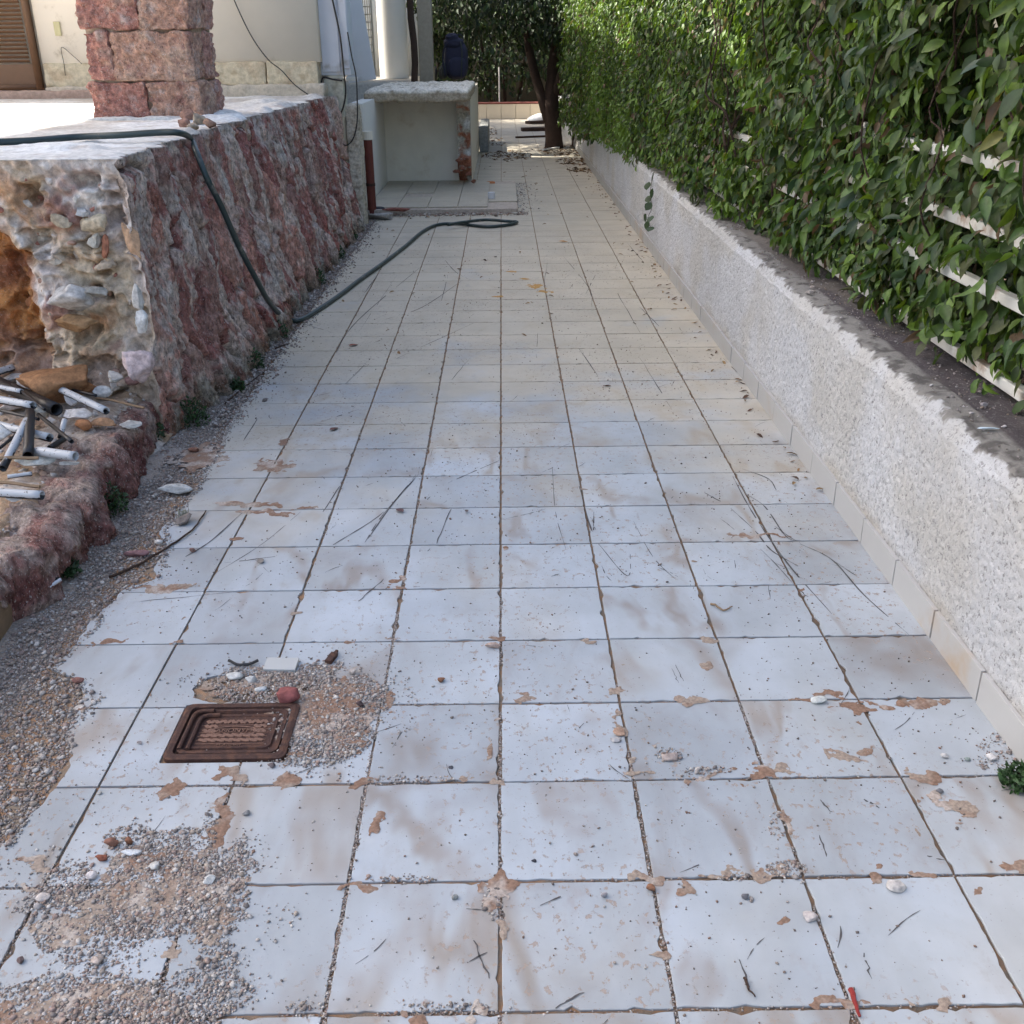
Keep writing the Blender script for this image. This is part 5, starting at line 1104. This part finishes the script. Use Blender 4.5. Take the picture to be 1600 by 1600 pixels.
def hedge_leaves(n, y0, y1, z0, z1, size, depth=.42, seed=0, bright=0., sparse=True):
    g = np.random.default_rng(seed); Y = g.uniform(y0, y1, n); z = z0+(z1-z0)*g.uniform(0, 1, n); dp_ = depth*g.uniform(0, 1, n)**1.5
    clump = fbm(P3(Y*3.4, z*3.4, 0), 3, 150); keep = clump > -.26-.5*dp_
    if sparse:
        Xl = hedge_face(Y, z)+dp_
        for (c, d, ra, rb, _) in SPARSE:      # holes in the foliage through which a rail shows
            q = P3(Xl, Y, z)-c; t = q@d; q = q-t[:, None]*d; u = np.array([d[1], -d[0], 0]); u /= np.linalg.norm(u); v = np.cross(u, d)
            ins = (((q@u)/ra)**2+((q@v-.02)/rb)**2 < 1) & (t > -1.4) & (t < .04); keep &= ~(ins & (g.uniform(0, 1, n) < .96))
    low = z < .72; keep &= ~(low & (fbm(P3(Y*3, 0*Y, 0*Y), 3, 151) > g.uniform(-.5, .5, n)) & (Y < 9))
    Y, z, dp_, clump = Y[keep], z[keep], dp_[keep], clump[keep]; N = len(Y)
    X = hedge_face(Y, z)+dp_; out = np.array([-1., -.25, 0.15])
    Rm = leaf_frames(N, out, g)
    s_ = size*g.uniform(.45, 1.35, N)
    c = LPAL[g.integers(0, len(LPAL), N)]*g.uniform(.75, 1.25, (N, 1))
    young_lit = sm(fbm(P3(Y*2.3, z*2.3, 7), 4, 152)+.25*g.normal(0, 1, N)+bright, .25, .6)*(dp_ < .12)  # young leaf colour, plus soft light on the far hedge painted in by bright
    c = mixc(c, (.125, .215, .030), young_lit*.9); old = (g.uniform(0, 1, N) < .05); c[old] = (.13, .085, .045); yl = g.uniform(0, 1, N) < .015; c[yl] = (.16, .16, .035)
    return P3(X, Y, z), Rm, s_, c
def build_leaves(name, sets, m, parent=None, label=None):
    Vs, Fs, Cs, n = [], [], [], 0
    for pos, Rm, s_, c in sets:
        idx = HG.integers(0, 3, len(pos))
        for k in range(3):
            q = idx == k
            if q.any():
                V, F, C = scatter(LT[k][0], LT[k][1], Rm[q], pos[q], s_[q], c[q]); Vs.append(V); Fs.append(F+n); Cs.append(C); n += len(V)
    o = obj(name, np.concatenate(Vs), np.concatenate(Fs), m, parent, True, np.concatenate(Cs)); kind(o, 'stuff', label); return o
hedge = thing('climber_hedge', 'dense green climbing hedge hanging over the white wall on the right', 'hedge')
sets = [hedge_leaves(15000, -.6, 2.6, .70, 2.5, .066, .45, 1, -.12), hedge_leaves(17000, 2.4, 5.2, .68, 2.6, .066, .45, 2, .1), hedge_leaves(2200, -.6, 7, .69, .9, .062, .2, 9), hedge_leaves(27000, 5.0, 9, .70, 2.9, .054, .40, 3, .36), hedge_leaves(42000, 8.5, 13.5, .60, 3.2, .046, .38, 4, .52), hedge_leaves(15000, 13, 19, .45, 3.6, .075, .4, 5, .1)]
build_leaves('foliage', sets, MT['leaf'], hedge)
# the largest leaves as parts
pos, Rm, s_, c = hedge_leaves(330, -.1, 3.4, .78, 2.0, .076, .05, 6)
lm = []
for k in range(6):
    lm.append(mesh('leaf', LT[k % 3][0], LT[k % 3][1], MT['leaf'], True, np.array([(.022, .050, .018), (.035, .075, .022), (.028, .060, .028), (.06, .115, .028), (.095, .165, .03), (.03, .062, .02)][k])))
for i in range(min(298, len(pos))):
    p = pos[i]-np.array([.03, 0, 0]); mw = Matrix(((*(Rm[i][0]*s_[i]), p[0]), (*(Rm[i][1]*s_[i]), p[1]), (*(Rm[i][2]*s_[i]), p[2]), (0, 0, 0, 1)))
    o = link('leaf', lm[int(HG.integers(0, 6))] if HG.uniform() > .15 else lm[4], hedge); o.matrix_local = mw
# stems, and dark inner twigs
stv = []
for k in range(260):
    y = HG.uniform(-.8, 18); z = HG.uniform(.7, 1.2); x = FX+HG.uniform(-.08, .35); P = [np.array([x, y, z])]
    for q in range(6): P.append(P[-1]+np.array([HG.normal(0, .05), HG.normal(0, .10), HG.uniform(.08, .28)]))
    stv.append(tube(smooth_path(P, 3), np.linspace(HG.uniform(.004, .011), .002, 19), 5))
V, F = joinL(stv); kind(obj('stems', V, F, MT['bark'], hedge), 'stuff')
# denser shaded leaves deeper in the hedge
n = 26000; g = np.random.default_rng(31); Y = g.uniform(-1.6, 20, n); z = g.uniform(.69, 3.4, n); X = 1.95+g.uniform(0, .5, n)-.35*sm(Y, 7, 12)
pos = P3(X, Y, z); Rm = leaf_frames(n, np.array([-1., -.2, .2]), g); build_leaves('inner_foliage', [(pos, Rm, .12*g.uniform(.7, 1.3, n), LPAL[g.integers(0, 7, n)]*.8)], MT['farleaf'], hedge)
# hanging ivy strand over the wall
iv = thing('ivy_strand', 'single ivy strand hanging down the white wall face', 'ivy')
c_ = [PX(a, b, WXR-.02) for a, b in [(1022, 268), (1016, 300), (1018, 325), (1012, 342), (1018, 358)]]; obj('stem', *tube(smooth_path(c_, 5), .0025, 5), MT['bark'], iv)
for k, (a, b) in enumerate([(1022, 275), (1014, 290), (1020, 300), (1012, 312), (1018, 322), (1010, 340), (1019, 343), (1013, 350), (1020, 360)]):
    p = PX(a, b-6, WXR-.03); V, F = leaf_tmpl(.9, .1, .1); Rq = leaf_frames(1, np.array([-1., -.6, .1]), HG, .9, .3, .3)[0]; obj('leaf', (V*.085)@Rq.T+p, F, MT['leaf'], iv, True, np.array((.03, .06, .018)))

# ================================================================== WEEDS
def weed(px, py, rpx, h_, label, s, z=0., c=(.030, .065, .022), gs=None):
    g = np.random.default_rng(s); p0 = G(px, py, z); r_ = abs(G(px+rpx, py, z)[0]-p0[0]); n = int(160+260*min(1, r_/.1))
    a = g.uniform(0, 6.28, n); q = np.sqrt(g.uniform(0, 1, n))*r_; zz = g.uniform(0, 1, n)*h_*(1-.6*(q/r_)**2)
    pos = P3(q*np.cos(a), q*np.sin(a), zz); out = np.stack([np.cos(a), np.sin(a), 0*a+.4], 1)
    Rm = leaf_frames(n, out, g, -.3, .7, .5); cols = np.array(c)*g.uniform(.6, 1.7, (n, 1)); V, F, C = scatter(LT[0][0], LT[0][1], Rm, pos, g.uniform(.012, .026, n), cols)
    t = thing('weed', label, 'weed', gs, p0); kind(obj('leaves', V, F, MT['leaf'], t, True, C), 'stuff')
    st_ = [tube([(0, 0, 0), (.4*r_*math.cos(b), .4*r_*math.sin(b), h_*.4), (.8*r_*math.cos(b), .8*r_*math.sin(b), h_*.7)], .0015, 4) for b in g.uniform(0, 6.28, 7)]
    V, F = joinL(st_); kind(obj('stems', V, F, MT['bark'], t), 'stuff')
weed(303, 662, 22, .13, 'bushy weed on gravel at the near corner foot of the stone wall', 801)
weed(238, 690, 18, .13, 'weed growing between the kerb boulders and the wall corner', 802)
weed(176, 800, 22, .13, 'largest weed in front of the middle kerb boulder', 803)
weed(104, 898, 18, .07, 'low weed at the foot of the nearest kerb boulder', 804)
weed(1588, 1225, 24, .06, 'dark green weed at the skirting on the right edge', 805)
weed(395, 575, 16, .12, 'weed at the wall foot beside the dark stick', 806)
weed(432, 528, 18, .12, 'weed at the wall foot just under the hose', 807)
weed(490, 446, 18, .16, 'dark weed at the wall foot behind the hose', 808)
weed(525, 405, 14, .14, 'weed at the wall foot towards the far end', 809)
weed(372, 610, 10, .07, 'small weed at the wall foot above the dark stick', 810)
weed(548, 375, 10, .10, 'weed at the very end of the stone wall', 811)

# fallen leaves
def dry_leaves(name, n, fn, size, cols, label, flat=.35):
    g = np.random.default_rng(abs(hash(label)) % 9999 if False else len(label)*7+n); pos = fn(g, n); n = len(pos); Rm = randrot(n, g, flat)
    c = np.array(cols)[g.integers(0, len(cols), n)]*g.uniform(.7, 1.3, (n, 1)); V, F, C = scatter(LT[1][0]*np.array([1, 1, .6]), LT[1][1], Rm, pos, size*g.uniform(.6, 1.3, n), c); V[:, 2] = np.maximum(V[:, 2], .001)
    return kind(obj(name, V, F, MT['dry'], None, True, C), 'stuff', label)
DC = [(.12, .055, .03), (.20, .11, .05), (.08, .045, .03), (.28, .18, .08), (.15, .10, .05)]
def blobs(bl, z=.012):
    def fn(g, n):
        out = []
        for (px, py, rx, ry, w_) in bl:
            k = int(n*w_); a = g.uniform(0, 6.28, k); r_ = np.sqrt(g.uniform(0, 1, k)); out += [G(px+rx*rr*math.cos(t), py+ry*rr*math.sin(t), z) for t, rr in zip(a, r_)]
        return np.array(out)
    return fn
dry_leaves('leaf_litter', 620, blobs([(793, 243, 38, 8, .22), (770, 222, 22, 8, .06), (890, 235, 45, 9, .35), (905, 252, 38, 6, .22), (905, 265, 20, 3, .08), (765, 205, 12, 6, .07)]), .075, DC, 'brown fallen leaves lying on the far tiles under the tree')
def wide(g, n): return np.c_[g.uniform(-1.2, 1.28, n), 3+g.uniform(0, 1, n)**.7*15, np.full(n, .008)]
dry_leaves('leaf_litter', 130, wide, .045, DC, 'odd fallen leaves scattered over the middle of the path')
def edge_(g, n): return np.c_[1.30-np.abs(g.normal(0, .05, n)), g.uniform(2, 14, n), np.full(n, .008)]
dry_leaves('leaf_litter', 120, edge_, .04, DC, 'fallen leaves caught along the skirting')
V, F = leaf_tmpl(.5, .1, .1)
def one_leaf(px, py, L, rz, c, label): tag(link('fallen_leaf', mesh('fallen_leaf', V*L, F, MT['dry'], True, np.array(c)), None, G(px, py, .008), (0, 0, rz)), label, 'leaf')
one_leaf(872, 377, .10, -1.5, (.50, .24, .06), 'orange fallen leaf on the middle of the far tiles')
one_leaf(992, 328, .10, -1.2, (.22, .10, .05), 'brown fallen leaf near the far garden wall')
one_leaf(545, 540, .07, -.8, (.20, .05, .03), 'dark red fallen leaf on the left middle tiles')
one_leaf(515, 672, .06, -.6, (.12, .06, .05), 'brown fallen leaf on the left tiles near a joint')
one_leaf(630, 800, .055, .6, (.10, .06, .06), 'crumpled dark leaf by a joint left of centre')
one_leaf(730, 800, .03, .2, (.10, .08, .08), 'small dark leaf left of the centre joint')
one_leaf(408, 880, .05, .3, (.20, .18, .16), 'curled grey leaf on the left tiles')

# ================================================================== TREE, FAR KERB AND DARK GARDEN
def trunk(P, r0, r1, seg=12, seed=0):
    P = smooth_path(P, 5); V, F = tube(P, np.linspace(r0, r1, len(P)), seg); V = V+.03*r0/.2*fbm(V*6, 3, seed)[:, None]; return V, F
tb = G(866, 231); tree = thing('dark_tree', 'dark forked tree standing on the far tiles by the garden wall', 'tree', loc=(tb[0], tb[1], 0))
TT = np.array([0, 0, 0])
V, F = joinL([trunk([(0, 0, -.02), (-.02, 0, .35), (-.06, 0, .75), (-.02, .1, 1.3), (.08, .15, 2.2), (.1, .1, 3.6)], .17, .07, 14, 1),
              trunk([(-.10, 0, .45), (-.26, .05, .95), (-.42, .1, 1.5), (-.55, .3, 2.4), (-.8, .5, 3.6)], .10, .05, 12, 2),
              trunk([(.02, 0, .9), (.22, -.1, 1.5), (.45, -.2, 2.3), (.7, -.2, 3.3)], .10, .04, 10, 3)])
obj('trunk', V, F, MT['bark'], tree, True)
tag(obj('slim_tree', *trunk([tb+np.array([.38, .3, 0]), tb+np.array([.42, .3, .8]), tb+np.array([.62, .3, 2.]), tb+np.array([.7, .3, 3.4])], .05, .03, 8, 5), MT['bark']), 'slender pale-barked stem right beside the dark forked tree', 'tree')
def crown(n, fn, size, pal, m, name, parent, seed, out=None):
    g = np.random.default_rng(seed); pos = fn(g, n); n = len(pos); Rm = leaf_frames(n, np.array([-.2, -1., .2]), g, .6, .8, .8)
    c = np.array(pal)[g.integers(0, len(pal), n)]*g.uniform(.6, 1.4, (n, 1)); o = build_leaves(name, [(pos, Rm, size*g.uniform(.6, 1.3, n), c)], m, parent); return o
DP = [(.026, .050, .014), (.036, .068, .016), (.018, .034, .012), (.06, .10, .022), (.04, .045, .018)]
def ell_(cs):
    def fn(g, n):
        out = []
        for (x, y, z, a, b, c, w_) in cs:
            k = int(n*w_); d = g.normal(0, 1, (k, 3)); d /= np.linalg.norm(d, axis=1)[:, None]; d *= g.uniform(.15, 1, (k, 1))**.4; p = d*(a, b, c)
            q = fbm((p+(x, y, z))*1.7, 3, 7) > -.22; out.append((p+(x, y, z))[q])
        return np.concatenate(out)
    return fn
crown(15000, ell_([(0, 0, 3.4, 2.6, 2.4, 1.7, .5), (-1.2, .2, 2.6, 1.4, 1.5, .85, .25), (.5, -.2, 2.2, .8, 1.0, .8, .15), (-.3, .4, 2.1, 1.1, .9, .5, .1)]), .11, DP, MT['farleaf'], 'crown', tree, 41)
for k, (x, y, sx, zt, lab) in enumerate([(-2.2, 28.2, 1.5, 1.7, 'dark bush behind the far kerb left of the path end'), (.1, 28.6, 1.5, 1.8, 'dark bush behind the far kerb in the middle'), (2.3, 28.0, 1.5, 1.8, 'dark bush behind the far kerb hidden by the forked tree'), (4.5, 26.5, 2.0, 2.2, 'dark bush far right behind the hedge'), (-4.6, 27.5, 1.7, 2.2, 'dark bush far left behind the white wall')]):
    bt = thing('dark_bush', lab, 'bush', loc=(x, y, 0))
    V, F = joinL([trunk([(q*.3, 0, 0), (q*.5, .1, 1), (q*.7, 0, 2.4)], .06, .03, 8, k) for q in (-1, 0, 1)]); obj('trunk', V, F, MT['bark'], bt)
    crown(5200, ell_([(0, 0, zt, sx, 1.0, 1.45, .6), (0, 0, zt+2.2, sx*1.1, 1.2, 1.6, .4)]), .15, DP, MT['farleaf'], 'crown', bt, 50+k)
for k, (x, y, r_, lab) in enumerate([(-1.2, 21.5, 1.9, 'overhanging dark tree behind the beige pillar'), (-3.4, 24, 2.0, 'second overhanging dark tree further left')]):
    bt = thing('overhanging_tree', lab, 'tree', loc=(x, y, 0)); obj('trunk', *trunk([(-.9, .6, 0), (-.8, .6, 1.5), (-.3, .2, 3.5)], .16, .08, 10, 9+k), MT['bark'], bt, True)
    crown(15000, ell_([(-1.0, -.3, 4.6, 2.9, 3.4, 1.2, .6), (0, 0, 3.5, r_, 2.2, 1.7, .7), (-.2, .2, 2.3, r_*.8, 1.5, .8, .3), (-1.2, -.5, 5.2, 2.8, 2.6, .9, .35)]), .12, DP, MT['farleaf'], 'crown', bt, 70+k)  # high, wide crown volumes are added out of view to shade the far paving
# far boundary behind the bushes
tag(obj('far_garden_wall', *box(-14, 14, 33, 33.3, 0, 5.5), m_plain('dark_render', (.10, .10, .08), .9)), 'dark garden wall closing the view behind the bushes', 'wall')
tag(obj('side_garden_wall', *box(4.2, 4.4, -6, 32, 0, 3.6), m_plain('dark_render_side', (.13, .12, .10), .9)), 'neighbouring wall behind the hedge', 'wall')
# kerb faced with beige tiles
kb = thing('tiled_kerb', 'low beige tiled kerb closing the far end of the path', 'kerb', loc=(0, 26, 0))
obj('core', *box(-3.0, 1.9, .012, .4, 0, .34), m_plain('kerb_core', (.5, .44, .35), .9), kb); kt = mesh('tile', *bbox(-T/2*1.1+.006, T/2*1.1-.006, -.008, .010, .005, .35, .003), MT['kerbtile'])
for k in range(13): link('tile', kt, kb, (-2.75+k*T*1.1, 0, 0))
obj('coping', *bbox(-3.02, 1.92, -.02, .42, .352, .385, .006), MT['pipered'], kb)
# thin white pole, boards by the tree
p = G(780, 166, .37); tag(obj('white_pole', *tube([(p[0], 26.6, .3), (p[0], 26.6, 1.2)], .018, 8), MT['rail']), 'thin white pole behind the far kerb', 'pole')
def board(px0, px1, w_, h_, label, z=0., m='wood'):
    a, b = G(*px0), G(*px1); L = np.linalg.norm(b-a); V, F = bbox(-L/2, L/2, -w_/2, w_/2, 0, h_, .003); ang = math.atan2(b[1]-a[1], b[0]-a[0]); tag(link('board', mesh('board', V, F, MT[m]), None, (a+b)/2+(0, 0, z), (0, 0, ang)), label, 'board')
board((815, 205), (862, 204), .22, .07, 'dark board stack bottom piece lying left of the tree', m='bark'); board((824, 199), (862, 197), .2, .06, 'shorter dark board resting on the lower board by the tree', .072, 'bark')
board((806, 216), (858, 214), .06, .035, 'thin dark lath on the tiles left of the tree foot', m='bark'); board((848, 236), (878, 231), .05, .03, 'pale lath at the foot of the forked tree', m='whitewall')
p = G(848, 192); V, F = rbox(-.35, .25, -.5, .5, 0, .22, .05, .05, 90, 5, .1); V[:, 2] *= np.clip(.5+V[:, 0]+.35, .1, 1); tag(link('white_sheet_pile', mesh('white_sheet_pile', V, F, MT['whitewall'], True), None, p), 'white sheet heaped behind the boards by the tree', 'sheet')
print('objects', len(bpy.data.objects), 'tris~', sum(len(o.data.polygons) for o in bpy.data.objects if o.type == 'MESH'))
